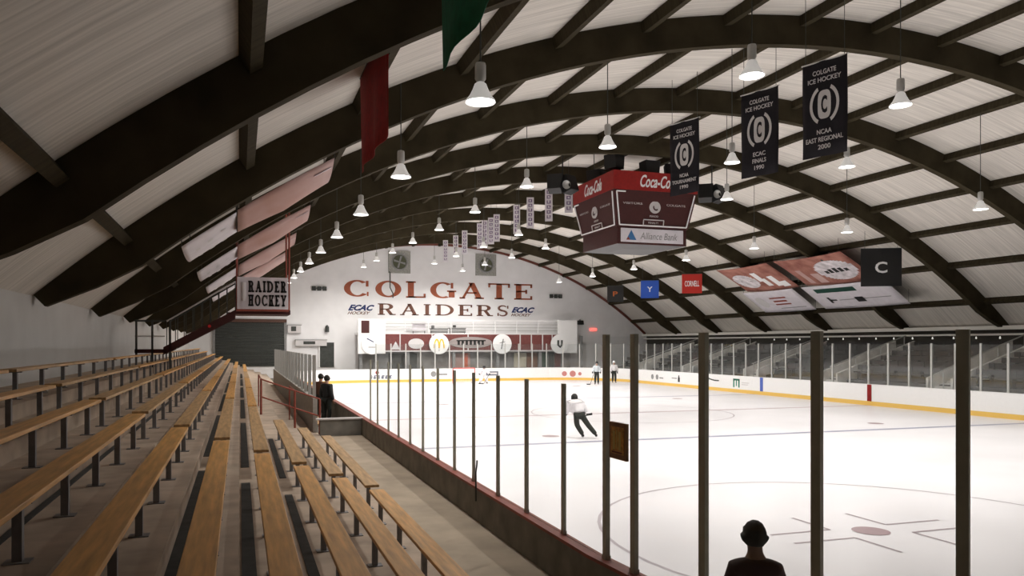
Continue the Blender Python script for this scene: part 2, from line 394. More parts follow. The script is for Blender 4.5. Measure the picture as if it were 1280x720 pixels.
# -- far side (x = RX1, faces -X): local +x must run toward -Y => rz = -90 deg
e = ad((RX1-.001, 42.4, .62), -PI/2, 3.2, .7, 0, 'white board advert with a green block letter M on the far side boards')
MB().box(-.34, -.2, -.012, -.006, -.28, .28).box(.2, .34, -.012, -.006, -.28, .28).box(-.05, .05, -.012, -.006, -.2, .28).box(-.34, .34, -.012, -.006, .16, .28).build('emblem', mat('green_ink', (.02, .22, .14), .6), e)
MB().box(.55, 1.3, -.012, -.006, .02, .07).box(.55, 1.2, -.012, -.006, -.1, -.05).build('small_print', M_INK, e)
e = ad((RX1-.001, 45.0, .60), -PI/2, 1.7, .6, 0, 'white board advert with a dark slanted swoosh beside the blue stripe')
mb = MB(); P = [(-.7+.14*i, .22-.045*i+.0028*i*i) for i in range(11)]
for (x0, z0), (x1, z1) in zip(P, P[1:]): mb.poly([(x0, -.012, z0), (x1, -.012, z1), (x1, -.012, z1+.07), (x0, -.012, z0+.10)])
mb.build('emblem', M_DGREY, e)
for j, (y, wd, lab) in enumerate(((49.6, 1.5, 'white board advert with a tall dark bottle shape on the far side boards'), (52.4, 2.2, 'white board advert with grey round crests nearest the far corner'))):
    e = ad((RX1-.001, y, .6), -PI/2, wd, .6, 0, lab)
    if j == 0: MB().box(.25, .5, -.012, -.006, -.24, .1).box(.31, .44, -.012, -.006, .1, .25).build('emblem', M_BLK, e); MB().box(-.6, .1, -.012, -.006, -.02, .05).build('small_print', M_GREY, e)
    else:
        for cx in (-.6, .1): MB().tube([(cx, -.006, 0), (cx, -.014, 0)], .2, 18).build('crest', M_GREY, e)
        MB().box(.45, 1.0, -.012, -.006, -.1, .0).build('small_print', M_GREY, e)
# -- far end (faces -Y)
ey = RY1-.001
e = ad((11.1, ey, .60), 0, 2.8, .75, 0, 'white end board advert with a red spot over slanted dark lettering')
MB().tube([(-.35, -.006, .22), (-.35, -.013, .22)], .15, 16).build('red_spot', M_COLA, e)
for i in range(6):
    x = -.9+i*.32; mb = MB(); h = .3-.04*(i % 2)
    for z0, z1, xa, xb in ((-.28, -.20, 0, .2), (-.16, -.09, 0, .16 if i % 3 else .2), (-.05, .0, .0, .2 if i % 2 else .12), (-.28, .0, 0, .06)): mb.poly([(x+xa+z0*.3, -.01, z0), (x+xb+z0*.3, -.01, z0), (x+xb+z1*.3, -.01, z1), (x+xa+z1*.3, -.01, z1)])
    mb.build('print_mark', M_NAVY, e)
e = ad((15.9, ey, .6), 0, 2.0, .75, 0, 'pale end board advert with a small grey crest left of the goal')
MB().tube([(-.4, -.006, .05), (-.4, -.013, .05)], .24, 16).build('crest', M_GREY, e); MB().box(-.05, .8, -.012, -.006, -.05, .08).build('small_print', M_GREY, e)
e = ad((20.7, ey, .62), 0, 2.2, .75, 0, 'white end board advert with a dark outlined oval right of the goalie')
MB().box(-.55, .55, -.012, -.006, -.16, .2).build('emblem', mat('slate_ink', (.12, .13, .17), .6), e); MB().box(-.42, .42, -.018, -.012, -.06, .1).build('emblem_centre', M_INK, e)
# curved corner advert: red shapes
e = empty('board_advert', (27.9, 61.2, .2)); tag(e, 'board advert with pale red shapes at the right end corner', 'advertisement', 'advertisements on the boards')
def cpt(deg, r=RR): return (RX1-RR+r*math.cos(math.radians(deg)), RY1-RR+r*math.sin(math.radians(deg)))
part(MB().ring_wall([cpt(50+2*i) for i in range(12)], .016, .026, .24, .95), 'panel', M_BOARD, e)
for dg, r_ in ((68, .22), (61, .27), (55, .15)):
    p = cpt(dg, RR-.026); q = cpt(dg, RR-.04); part(MB().tube([(*p, .56), (*q, .56)], r_, 14), 'emblem', mat('pale_red_ink', (.55, .22, .2), .6), e)

# ------------------------------------------------------------------ rink glass
def post_mesh(h, wd, m): return MB().box(-wd/2, wd/2, -wd*.8, wd*.8, 0, h).box(-wd*.62, wd*.62, -wd*.95, wd*.95, 0, .04).mesh('glass_post', m)
def side_point(t):      # near boards centreline, curving in the near corner
    if t >= RY0+RR: return RX0
    return RX0+RR-math.sqrt(max(0, RR**2-(RY0+RR-t)**2))
NP = [3.0, 3.60, 4.38, 5.28, 6.12, 6.6, 7.6, 8.72, 9.8, 10.93, 12.0, 13.1, 14.25, 15.4, 16.6, 17.8, 19.3, 20.4]
PTS = [(side_point(t)-.045, t) for t in NP]
for i, (x, y) in enumerate(PTS):
    tall = i <= 5; h = (3.26 if tall else 2.74)-1.105; wd = .036 if not tall else .044
    (x1, y1) = PTS[i+1] if i < len(PTS)-1 else (x, y+1); d = Vector((x1-x, y1-y)); L = d.length; a = math.atan2(d.x, d.y)
    e = empty('glass_section', (x, y, 1.105), -a)
    n_ = od(i if tall else i-6); k_ = 'tall' if tall else 'low'
    tag(e, f'clear {k_} rink glass section on the near boards, {n_} {k_} one from the near end', 'rink glass', 'glass sections of the near side')
    obj('upright', post_mesh(h, wd, M_POST), e)
    if i < len(PTS)-1: MB().box(-.006, .006, .045, L-.045, 0, ((3.24 if tall and i < 5 else 2.72)-1.105)).build('glass_pane', M_GLASSN, e)
# end and far side glass
fp = []
y = 9.0
while y < RY1-RR: fp.append((RX1+.05, y)); y += 1.25
for i in range(0, 7): a = PI/2*i/6.5; fp.append((RX1-RR+(RR+.05)*math.cos(a), RY1-RR+(RR+.05)*math.sin(a)))
x = RX1-RR-.6
while x > RX0+RR: fp.append((x, RY1+.05)); x -= 1.25
pm_ = post_mesh(2.1, .06, M_LPOST); nfar = len(fp); gl_ = {}
for i, (x, y) in enumerate(fp):
    side = x > RX1-.01
    (x1, y1) = fp[i+1] if i < nfar-1 else (x-1, y); d = Vector((x1-x, y1-y)); L = round(d.length, 2); a = math.atan2(d.x, d.y)
    e = empty('glass_section', (x, y, 1.10), -a)
    if side: lab = f'scuffed rink glass section on the far side boards, {od(i)} from the near end'
    else: lab = f'scuffed rink glass section on the far end boards, {od(nfar-1-i)} from the left'
    tag(e, lab, 'rink glass', 'glass sections of the far side')
    obj('upright', pm_, e)
    if i < nfar-1:
        if L not in gl_: gl_[L] = MB().box(-.006, .006, .035, L-.035, 0, 2.05).mesh('glass_pane', M_GLASSH)
        obj('glass_pane', gl_[L], e)
# players' bench back glass
tb = [22.3+1.5*i for i in range(18)]
for i, y in enumerate(tb):
    e = empty('screen_section', (2.04, y, 1.62)); tag(e, f'cloudy team bench screen section with pale upright, {od(i)} from the cross wall', 'rink glass', 'sections of the team bench screen')
    MB().box(-.045, .045, -.045, .045, 0, 1.23).build('upright', M_LPOST, e)
    if i < len(tb)-1: MB().box(-.006, .006, .05, 1.42, .02, 1.2).build('glass_pane', M_GLASSH, e)
tag(MB().box(-.12, .12, 0, 25, .40, .45).box(-.03, .03, .5, .6, 0, .4).box(-.03, .03, 8, 8.1, 0, .4).box(-.03, .03, 16, 16.1, 0, .4).box(-.03, .03, 24.4, 24.5, 0, .4).build('team_bench', M_WOOD2, None, (2.38, 23.5, .30)), 'long wooden players bench behind the boards beyond the cross wall', 'bench')
# sign on the near glass
e = empty('glass_sign', (3.37, 6.34, 2.27)); e.rotation_euler = (0, 0, -PI/2+.04); tag(e, 'small brown framed orange sign fixed to the tall glass', 'sign')
MB().box(-.15, .15, -.03, 0, -.17, .17).build('frame', mat('dark_wood_frame', (.28, .13, .06), .6, noise=.3), e)
MB().box(-.115, .115, -.035, -.03, -.12, .13).build('board', mat('orange_board', (.62, .30, .07), .6, noise=.5, scale=25), e)
MB().box(-.075, -.035, -.038, -.035, -.08, .09).box(.03, .07, -.038, -.035, -.08, .09).box(-.01, .005, -.038, -.035, -.07, .1).build('markings', mat('sign_mark', (.55, .42, .12), .6), e)
MB().box(-.09, .09, -.038, -.035, -.112, -.098).build('stripe', mat('dark_rust_mark', (.16, .03, .02), .6), e)
# latch stick on the cap rail
e = MB().tube([(0, 0, -.2), (0, 0, .22), (.03, .05, .30), (.05, .1, .36)], .012, 6).build('latch_rod', M_DGREY, None, (3.21, 10.35, 1.13))
tag(e, 'thin bent dark rod standing up against the near boards', 'rod')

# ------------------------------------------------------------------ bleacher benches
def bench(L, detail, wood):
    root = empty('bleacher_bench')
    MB().box(-.106, .106, -L/2, L/2, .38, .42).build('seat', wood, root, bevel=.006)
    n = max(2, round(L/1.3)); lm = MB().box(-.028, .028, -.028, .028, .006, .362).box(-.085, .085, -.03, .03, .36, .38).mesh('leg', M_STEEL)
    fm = MB().box(-.075, .075, -.06, .06, 0, .008).mesh('foot_plate', M_STEEL)
    for i in range(n):
        y = -L/2+.35+(L-.7)*i/(n-1); lg = obj('leg', lm, root, (0, y, 0))
        if detail: obj('foot_plate', fm, lg)
    remember(root); return root
ROWN = ['row nearest the boards', 'second row up', 'third row up', 'fourth row up', 'fifth row up', 'sixth row up', 'seventh row up', 'eighth row up', 'ninth row up', 'top row under the wall']
SEG = [(2.3, 10.92), (11.28, 19.2), (19.55, 27.3), (27.65, 35.4), (35.75, 43.5), (43.85, 51.6), (51.95, 59.7)]
SHORT = [(2.3, 10.92), (11.28, 17.7)]
protos = {}
for k in range(NR):
    for j, (a, b) in enumerate(SHORT if k < 3 else SEG):
        key = (round(b-a, 2), j < 2, (k*3+j) % 3 == 1)
        if key not in protos: o = protos[key] = bench(b-a, j < 2, M_WOOD2 if key[2] else M_WOOD)
        else: o = copy_tree(protos[key])
        o.location = (SX(k), (a+b)/2, TZ(k))
        tag(o, f'plank bleacher bench on steel posts, {ROWN[k]}, {["nearest", "second", "third", "fourth", "fifth", "sixth", "farthest"][j] if not(k<3 and j==1) else "farther"} length from the camera', 'bench', 'plank benches of the bleachers')
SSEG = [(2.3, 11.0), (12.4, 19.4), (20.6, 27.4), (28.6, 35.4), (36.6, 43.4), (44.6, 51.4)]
for k, xo, wd in ((1, -.16, .06), (2, -.17, .10), (3, -.215, .12), (4, -.245, .13), (5, -.25, .07), (6, -.25, .06)):  # flat dark bands laid along the treads behind the seats
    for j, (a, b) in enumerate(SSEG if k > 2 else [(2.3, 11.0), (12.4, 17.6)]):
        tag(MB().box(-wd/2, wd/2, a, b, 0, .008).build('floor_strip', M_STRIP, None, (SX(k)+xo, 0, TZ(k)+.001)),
            f'dark floor strip behind the {ORD[k]} bench row from the boards, {ORD[j]} length from the camera', 'floor strip', 'dark strips on the bleacher treads')

# handrail across the tiers at the gap
e = empty('guard_rail', (2.15, 21.6, .62)); tag(e, 'red brown pipe handrail stepping down across the bleachers to the cross wall', 'railing')
def rp(pts, nm='rail', r=.022): return part(MB().tube(pts, r, 8), nm, M_RED, e)
def hz(x): return TZ(max(0, min(9, (2.11-x)/.53)))
XS = [2.13, 1.45, .55]
for x in XS:
    zb = TZ(max(0, round((1.88-x)/.53))); rp([(x, 21.6, zb), (x, 21.6, hz(x)+.98)], 'post', .03)
rp([(x, 21.6, hz(x)+.98) for x in XS]); rp([(x, 21.6, hz(x)+.5) for x in XS])
rp([(.55, 21.6, hz(.55)+.98), (.55, 24.5, hz(.55)+.98), (.55, 24.5, TZ(3))]); rp([(1.45, 21.6, hz(1.45)+.98), (1.45, 24.0, hz(1.45)+.98), (1.45, 24.0, TZ(1))])

# left side: camera platform with a flight of steps
Yp = 26.3
e = empty('hanging_platform', (.7, Yp, 4.2)); tag(e, 'dark maroon platform hung from the roof behind the Raider Hockey sign', 'platform')
def pp(mb, nm, m=M_MAR): return part(mb, nm, m, e)
pp(MB().box(-.15, 1.62, Yp, Yp+1.8, 4.16, 4.30), 'deck')
for x in (-.1, 1.58):
    for y in (Yp+.04, Yp+1.76): pp(MB().tube([(x, y, 4.3), (x, y, roof(x)-.02)], .03, 8), 'hanger', M_RED)
pp(MB().box(-.12, 1.6, Yp+1.74, Yp+1.78, 5.2, 5.25), 'rail')
e2 = empty('platform_stair', (-1.3, Yp+.4, 3.4)); tag(e2, 'dark steel stair with balusters climbing from the top bleachers to the hanging platform', 'stair')
def p2(mb, nm, m=M_MAR): return part(mb, nm, m, e2)
A = (-2.25, 2.95); B = (-.15, 4.28)
for y in (Yp, Yp+.9):
    mb = MB(); mb.prism([(A[0]-.1, A[1]-.13), (A[0]-.1, A[1]+.12), (B[0], B[1]+.02), (B[0], B[1]-.26)], y, y+.05); p2(mb, 'stringer')
    p2(MB().tube([(A[0], y+.02, A[1]+.95), (B[0], y+.02, B[1]+.95)], .025, 8), 'handrail', M_INK if y == Yp else M_DGREY)
    for i in range(9):
        f = i/8; x = A[0]+(B[0]-A[0])*f; z = A[1]+(B[1]-A[1])*f; p2(MB().tube([(x, y+.02, z), (x, y+.02, z+.95)], .014, 6), 'baluster', M_DGREY)
for i in range(8):
    f = (i+.5)/8; x = A[0]+(B[0]-A[0])*f; z = A[1]+(B[1]-A[1])*f; p2(MB().box(x-.14, x+.14, Yp+.05, Yp+.9, z-.02, z+.02), 'tread', M_DGREY)
p2(MB().box(-3.2, A[0], Yp, Yp+.95, 2.88, 3.0), 'landing')
for x in (-3.15, -2.68, -2.15):
    p2(MB().box(x-.03, x+.03, Yp, Yp+.06, TZ(8)+.001 if x > -2.9 else TZ(9)+.001, 3.95), 'post', M_DGREY)
p2(MB().box(-3.2, -2.3, Yp+.01, Yp+.05, 3.88, 3.94), 'rail', M_DGREY); p2(MB().box(-3.2, -2.3, Yp+.01, Yp+.05, 3.40, 3.44), 'rail', M_INK)
p2(MB().tube([(-.95, Yp-.06, 3.75), (-.95, Yp, 3.75)], .05, 12), 'warning_light', mat('red_plastic', (.6, .02, .02), .4))
# RAIDER HOCKEY sign
e = empty('hanging_sign', (.72, Yp-.08, 4.32)); tag(e, 'white rectangular sign reading Raider Hockey in black slab letters', 'sign')
SW, SH = 1.62, 1.06
part(MB().box(.72-SW/2, .72+SW/2, Yp-.12, Yp-.06, 4.32, 4.32+SH), 'board', M_CLOTHW, e)
part(MB().box(.72-SW/2-.03, .72+SW/2+.03, Yp-.13, Yp-.05, 4.25, 4.32), 'frame', M_RED, e)
lw = empty('lettering', (0, 0, 0)); lw.parent = e; lw.matrix_parent_inverse = Matrix.Translation(e.location).inverted(); tag(lw, 'black slab capitals')
for s, z in (('RAIDER', 4.88), ('HOCKEY', 4.42)): word(s, .72-.46, .72+.76, z, z+.38, Yp-.12, lw, M_BLK, gap=.22, T=.33, t=.16, sf=.10)
part(MB().tube([(.72-SW/2+.2, Yp-.125, 4.6), (.72-SW/2+.2, Yp-.125, 5.2)], .07, 8), 'emblem', M_INK, e)

# ------------------------------------------------------------------ hanging lamps
def lamp():
    root = empty('hanging_lamp')
    MB().lathe([(.02, .62), (.075, .60), (.085, .56), (.085, .36), (.06, .32), (.05, .30)], 16).build('ballast', M_REF, root, smooth=True)
    MB().lathe([(.05, .31), (.09, .28), (.12, .20), (.17, .10), (.225, .03), (.235, 0), (.228, 0), (.215, .03), (.16, .10), (.11, .19), (.04, .27)], 24).build('reflector', M_BELL, root, smooth=True)
    MB().lathe([(.0005, .02), (.10, .015), (.20, .02), (.221, .03)], 24).build('lens', M_HOT, root, smooth=True)
    remember(root); return root
lp = lamp(); first = True
ROWS = [(3.5, (3.74, .019), [11.05+6.0*i for i in range(9)], 'row above the near boards'),
        (9.3, (5.13, .02), [12.25+5.95*i for i in range(9)], 'second row in from the bleachers'),
        (14.1, (5.34, .018), [13.4+6.1*i for i in range(8)], 'row just left of centre ice'),
        (17.7, (5.33, .016), [12.8+6.0*i for i in range(9)], 'row just right of centre ice'),
        (24.2, (4.58, .008), [13.7+6.0*i for i in range(8)], 'row nearest the far stands')]
cords = {}
for ri, (x, h, ys, lab) in enumerate(ROWS):
    ld = bpy.data.lights.new('lamp_light', 'SPOT'); ld.energy = LAMP_W[ri]; ld.spot_size = math.radians(166 if ri else 124); ld.spot_blend = .9 if ri else .6
    ld.color = (1, .955, .90); ld.shadow_soft_size = .18
    for i, y in enumerate(ys):
        if (ri == 2 and i == 2) or (ri in (2, 3) and abs(y-31.5) < 2.6): continue
        o = lp if first else copy_tree(lp); first = False
        z = EYE+h[0]+h[1]*(y-12)-.04; o.location = (x, y, z)
        top = roof(x)-z-.02
        MB().tube([(0, 0, .6), (0, 0, top)], .012, 6).build('cord', M_DGREY, o)
        if y > 53:
            if 'far%d' % ri not in cords: l2 = ld.copy(); l2.energy *= 1.35; l2.spot_size = math.radians(176); l2.spot_blend = .6; cords['far%d' % ri] = l2
            ld_ = cords['far%d' % ri]
        else: ld_ = ld
        lo = bpy.data.objects.new('lamp_light', ld_); COL.objects.link(lo); lo.parent = o; lo.location = (0, 0, -.02)
        n = i if ri > 1 else i
        tag(o, f'lit bell shaped hanging lamp, {lab}, {od(n)} away from the camera', 'lamp', 'bell lamps hanging from the roof')

# ------------------------------------------------------------------ scoreboard
sx, sy = 17.4, 31.5
sb = empty('scoreboard', (sx, sy, 7.55)); tag(sb, 'four sided maroon scoreboard with white outlined faces hung over centre ice', 'scoreboard')
def frus(h0, h1, z0, z1, nm, m):
    mb = MB(); V = [[mb.b.verts.new((sgx*h, sgy*h, z)) for sgx, sgy in ((-1,-1),(1,-1),(1,1),(-1,1))] for h, z in ((h0, z0), (h1, z1))]
    for i in range(4): mb.b.faces.new([V[0][i], V[0][(i+1)%4], V[1][(i+1)%4], V[1][i]])
    mb.b.faces.new(V[0][::-1]); mb.b.faces.new(V[1]); return mb.build(nm, m, sb)
frus(1.72, 1.72, 0.0, .75, 'lower_box', M_MAR)
tag(frus(1.0, 1.70, -.12, 0, 'underside', mat('slate_underside', (.10, .10, .10), .7)), 'grey underside')
frus(1.78, 2.06, .75, 2.30, 'face_box', M_MAR)
tag(frus(2.08, 2.08, 2.30, 3.12, 'crown_band', M_COLA), 'bright red crown band')
for q in range(4):
    f = empty('face', (0, 0, 0), q*PI/2); f.parent = sb
    tl = math.atan((2.06-1.78)/1.55)
    def P(x, z, o=.03): hh = 1.78+(z-.75)*(.28/1.55)+o; return (x, -hh, z)
    mb = MB(); c = [P(-1.66, .82), P(1.66, .82), P(1.93, 2.22), P(-1.93, 2.22)]
    for a, b in ((0, 1), (1, 2), (3, 0)): mb.tube([c[a], c[b]], .032, 6)
    mb.tube([c[3], P(-1.5, 2.22)], .032, 6)
    mb.build('outline', M_WHITE, f)
    text('Coca-Cola', 'cola_lettering', M_WHITE, 1.75, .55, f, (.08, -2.085, 2.72), shear=.4, bold=.02)
    if q % 2 == 0:
        MB().box(-1.55, 1.55, -1.75, -1.721, .09, .69).build('sponsor_panel', M_CLOTHW, f)
        text('Alliance Bank', 'sponsor_lettering', M_GREY, 1.85, .30, f, (.32, -1.752, .38), shear=.25)
        mb = MB(); mb.poly([(-1.30, -1.757, .18), (-.80, -1.757, .18), (-1.05, -1.757, .62)]); mb.build('sponsor_emblem', mat('blue_emblem', (.05, .17, .38), .5), f)
        mb = MB(); mb.poly([(-1.30, -1.759, .18), (-1.10, -1.759, .18), (-1.2, -1.759, .32)]); mb.build('sponsor_emblem', M_RED, f)
    rr_ = (PI/2-tl*.0-.17, 0, 0)
    MB().tube([P(0, 1.62, .0), P(0, 1.62, .045)], .27, 24).build('crest', M_INK, f)
    text('C', 'crest_letter', M_MAR, .22, .32, f, P(0, 1.62, .05), rr_, bold=.03)
    text('VISITORS', 'team_label', M_INK, .95, .10, f, P(-1.1, 1.75, .01), rr_); text('COLGATE', 'team_label', M_INK, .95, .10, f, P(1.05, 1.75, .01), rr_)
    text('PERIOD', 'team_label', M_INK, .42, .09, f, P(0, 1.24, .01), rr_)
    mb = MB(); z0, z1 = .84, 1.08; c = [P(-.5, z0, .02), P(.5, z0, .02), P(.5, z1, .02), P(-.5, z1, .02)]
    for a in range(4): mb.tube([c[a], c[(a+1)%4]], .022, 6)
    mb.build('clock_frame', M_INK, f); text('PENALTY', 'team_label', M_INK, .5, .09, f, P(0, .96, .01), rr_)
for (x, y, rz) in ((-1.75, -1.5, .5), (-1.2, 1.4, 2.2), (1.3, -1.3, -.4), (1.4, 1.4, -2.4), (0, -1.5, 0)):
    MB().prism([(-.32, 3.25), (.32, 3.25), (.38, 3.85), (-.38, 3.85)], -.3, .3).build('loudspeaker', M_BLK, sb, (x, y, -.12+(.15 if x < -1 else 0)), (0, 0, rz), bevel=.02)
MB().box(-1.8, 1.8, -.06, .06, 3.12, 3.24).box(-.06, .06, -1.8, 1.8, 3.12, 3.24).box(-1.8, 1.8, -1.3, -1.2, 3.12, 3.24).build('truss', M_BLK, sb)
for x, y in ((-1.4, -1.2), (1.4, -1.2), (1.4, 1.2), (-1.4, 1.2)): MB().tube([(x, y, 3.12), (x, y, roof(sx+x)-7.57)], .02, 6).build('hanging_cable', M_DGREY, sb)
# black speaker clusters beside the scoreboard
for (x, y, z, lab) in ((13.9, 31.6, 10.4, 'left of the scoreboard top'), (21.3, 31.0, 10.3, 'right of the scoreboard top')):
    e = empty('speaker_cluster', (x, y, z)); tag(e, f'black loudspeaker cluster hung under the arches {lab}', 'loudspeaker', 'speaker clusters by the scoreboard')
    for a in (-.6, .5): MB().prism([(-.3, -.4), (.3, -.4), (.36, .35), (-.36, .35)], -.25, .25).build('cabinet', M_BLK, e, (a*.6, 0, 0), (-.35, 0, a), bevel=.02)
    MB().lathe([(.01, -.02), (.12, 0), (.19, .06), (.2, .1)], 18).build('horn', M_REF, e, (0, -.34, -.12), (PI/2, 0, 0), smooth=True)
    MB().tube([(0, 0, .3), (0, 0, roof(x)-z-.02)], .03, 6).build('hanger', M_BLK, e)

# ------------------------------------------------------------------ black honour banners (face the bleachers)
def banner(y, lines, tl, nm, dz=0):
    x, top, wd, ht = 14.0, EYE+7.15+dz, 1.15, 2.40
    e = empty('honour_banner', (x, y, top-ht)); e.rotation_euler = (0, 0, -PI/2+.36)
    tag(e, f'black vertical banner with white round crest, {nm}', 'banner', 'black honour banners over the ice')
    mb = MB(); n = 10
    V = [[mb.b.verts.new((-wd/2+wd*i/n, .015*math.sin(i*1.1+j), ht*j/6)) for i in range(n+1)] for j in range(7)]
    for j in range(6):
        for i in range(n): mb.b.faces.new([V[j][i], V[j][i+1], V[j+1][i+1], V[j+1][i]])
    o = mb.build('cloth', M_BLACK, e, smooth=True); md = o.modifiers.new('solid', 'SOLIDIFY'); md.thickness = .006
    MB().tube([(-wd/2-.03, 0, ht), (wd/2+.03, 0, ht)], .02, 8).build('top_bar', M_INK, e)
    for sx_ in (-.5, .5): MB().tube([(sx_, 0, ht), (sx_, 0, roof(x)-top-.02+ht)], .008, 6).build('hanging_wire', M_DGREY, e)
    zc = ht*.54
    for a0, a1 in ((118, 242), (-62, 62)):
        mb = MB()
        for i in range(14):
            p, q = math.radians(a0+(a1-a0)*i/14), math.radians(a0+(a1-a0)*(i+1)/14)
            mb.poly([(r*math.cos(a), -.022, zc+r*1.35*math.sin(a)) for r, a in ((.31, p), (.38, p), (.38, q), (.31, q))])
        mb.build('crest_arc', M_INK, e)
    mb = MB(); K = 28; mb.poly([(.17*math.copysign(abs(math.cos(2*PI*i/K))**.6, math.cos(2*PI*i/K)), -.022, zc+.36*math.copysign(abs(math.sin(2*PI*i/K))**.6, math.sin(2*PI*i/K))) for i in range(K)])
    mb.build('crest_shield', M_INK, e)
    text('C', 'crest_letter', M_BLACK, .15, .44, e, (0, -.026, zc), bold=.03)
    zt = ht-.28
    for s, wd_ in tl: text(s, 'lettering', M_INK, wd_, .12, e, (0, -.024, zt), bold=.01); zt -= .19
    zb = .62
    for s, wd_ in lines: text(s, 'lettering', M_INK, wd_, .12, e, (0, -.024, zb), bold=.01); zb -= .19
banner(15.6, [('NCAA', .38), ('EAST REGIONAL', .95), ('2000', .32)], [('COLGATE', .6), ('ICE HOCKEY', .85)], 'largest and nearest, top right', -.03)
banner(18.1, [('ECAC', .38), ('FINALS', .42), ('1990', .3)], [('COLGATE', .6), ('ICE HOCKEY', .85)], 'middle one with three short bottom lines')
banner(21.9, [('NCAA', .34), ('TOURNAMENT', .95), ('1990', .32)], [('COLGATE', .6), ('ICE HOCKEY', .85)], 'overlapping the scoreboard corner', .2)

# narrow white player banners in a row
for i, u in enumerate((257, 269, 281, 299, 306, 313, 321, 345, 363, 385, 411)):
    z_ = 14.8*995.8/u; y = (z_-.2987*14.8)/.9543; top = EYE+.505*14.8/.954
    e = empty('strip_banner', (14.8+.05*(i % 2), y, top-1.65)); e.rotation_euler = (0, 0, -.5 if i % 2 else -.3)
    tag(e, f'narrow white strip banner with vertical lettering, {od(i)} from the far end', 'banner', 'narrow white strip banners over the ice')
    MB().box(-.19, .19, -.006, .006, 0, 1.65).build('cloth', M_CLOTHW, e)
    mb = MB(); 
    for j in range(6):
        z = .14+j*.25; mb.box(-.10, .10, -.012, -.006, z, z+.035).box(-.10, -.05, -.012, -.006, z, z+.16).box(.04, .10, -.012, -.006, z+(.0 if j % 2 else .06), z+.16)
        if j % 3: mb.box(-.1, .1, -.012, -.006, z+.13, z+.16)
    mb.build('lettering', mat('plum_ink', (.16, .10, .22), .7), e)
    MB().tube([(0, 0, 1.65), (0, 0, roof(14.8)-top-.05+1.65)], .008, 5).build('hanging_wire', M_DGREY, e)

# ------------------------------------------------------------------ big cloths hung along the bleacher side
def drape(name, label, m, x, ya, yb, z0, z1, group):
    mb = MB(); n = 16
    V = [[mb.b.verts.new((x+.04*math.sin(i*.9)*(1-j/5), ya+(yb-ya)*i/n, z0+(z1-z0)*j/5)) for i in range(n+1)] for j in range(6)]
    for j in range(5):
        for i in range(n): mb.b.faces.new([V[j][i], V[j][i+1], V[j+1][i+1], V[j+1][i]])
    e = empty(name, (x, (ya+yb)/2, z0)); tag(e, label, 'flag', group)
    o = part(mb, 'cloth', m, e, smooth=True); md = o.modifiers.new('s', 'SOLIDIFY'); md.thickness = .008
    part(MB().tube([(x, ya, z1), (x, yb, z1)], .02, 8), 'top_rod', M_DGREY, e)
    return e
drape('hanging_flag', 'dark green cloth flag hanging at the top of the view in front of an arch', M_GREEN, 2.42, 6.1, 9.3, EYE+3.45, EYE+5.2, 'cloth flags over the near boards')
drape('hanging_flag', 'deep red cloth flag hanging beyond the nearest arch', M_REDC, 2.3, 12.2, 15.2, EYE+3.42, EYE+5.3, 'cloth flags over the near boards')

# picture banners tied under the arches, following the roof curve
def curved(name, label, m, xa, xb, ya, yb, off, sag, group, marks=None, cat='banner'):
    e = empty(name, ((xa+xb)/2, (ya+yb)/2, roof((xa+xb)/2, off))); tag(e, label, cat, group)
    n, k = 10, 12; mb = MB(); V = []
    def S(u, v):
        x = xa+(xb-xa)*u; y = ya+(yb-ya)*v; s = sag*4*v*(1-v)
        return (x, y, roof(x, off)-s*(1-.3*abs(2*u-1)))
    V = [[mb.b.verts.new(S(i/n, j/k)) for j in range(k+1)] for i in range(n+1)]
    for i in range(n):
        for j in range(k): mb.b.faces.new([V[i][j], V[i][j+1], V[i+1][j+1], V[i+1][j]])
    o = part(mb, 'cloth', m, e, smooth=True); md = o.modifiers.new('s', 'SOLIDIFY'); md.thickness = .01
    for nm, mm, quads in (marks or []):
        mb = MB()
        for (u0, v0, u1, v1) in quads:
            nu = 3; 
            for a in range(nu):
                ua, ub = u0+(u1-u0)*a/nu, u0+(u1-u0)*(a+1)/nu
                mb.poly([(p[0], p[1], p[2]-.03) for p in (S(ua, v0), S(ub, v0), S(ub, v1), S(ua, v1))])
        part(mb, nm, mm, e)
    for v in (0.02, .98):
        p0 = S(0, v); p1 = S(1, v); part(MB().tube([p0, (p0[0], p0[1], roof(p0[0])-.3)], .01, 5), 'tie', M_DGREY, e); part(MB().tube([p1, (p1[0], p1[1], roof(p1[0])-.3)], .01, 5), 'tie', M_DGREY, e)
    return e
G = 'picture banners tied under the roof'
MK = mat('white_print', (.66, .62, .64), .8, noise=.35, scale=3)
def ell(cu, cv, ru, rv, n=16): return [(cu-ru*math.cos(math.asin((-1+2*(i+.5)/n))), cv+rv*(-1+2*i/n), cu+ru*math.cos(math.asin((-1+2*(i+.5)/n))), cv+rv*(-1+2*(i+1)/n)) for i in range(n)]
curved('picture_banner', 'faded red picture banner with pale oval and white figures, left of two on the right', M_PINK, 30.5, 33.0, 43.9, 38.9, .90, .12, G,
       [('oval_emblem', MK, ell(.55, .27, .28, .22)), ('dark_lettering', M_MAR, [(.52, .18, .60, .38)]), ('white_figure', MATS['white_paint'], [(.25, .52, .6, .62), (.5, .57, .8, .66)]), ('white_figure', MATS['white_paint'], [(.45, .72, .85, .82), (.7, .80, .9, .92)])])
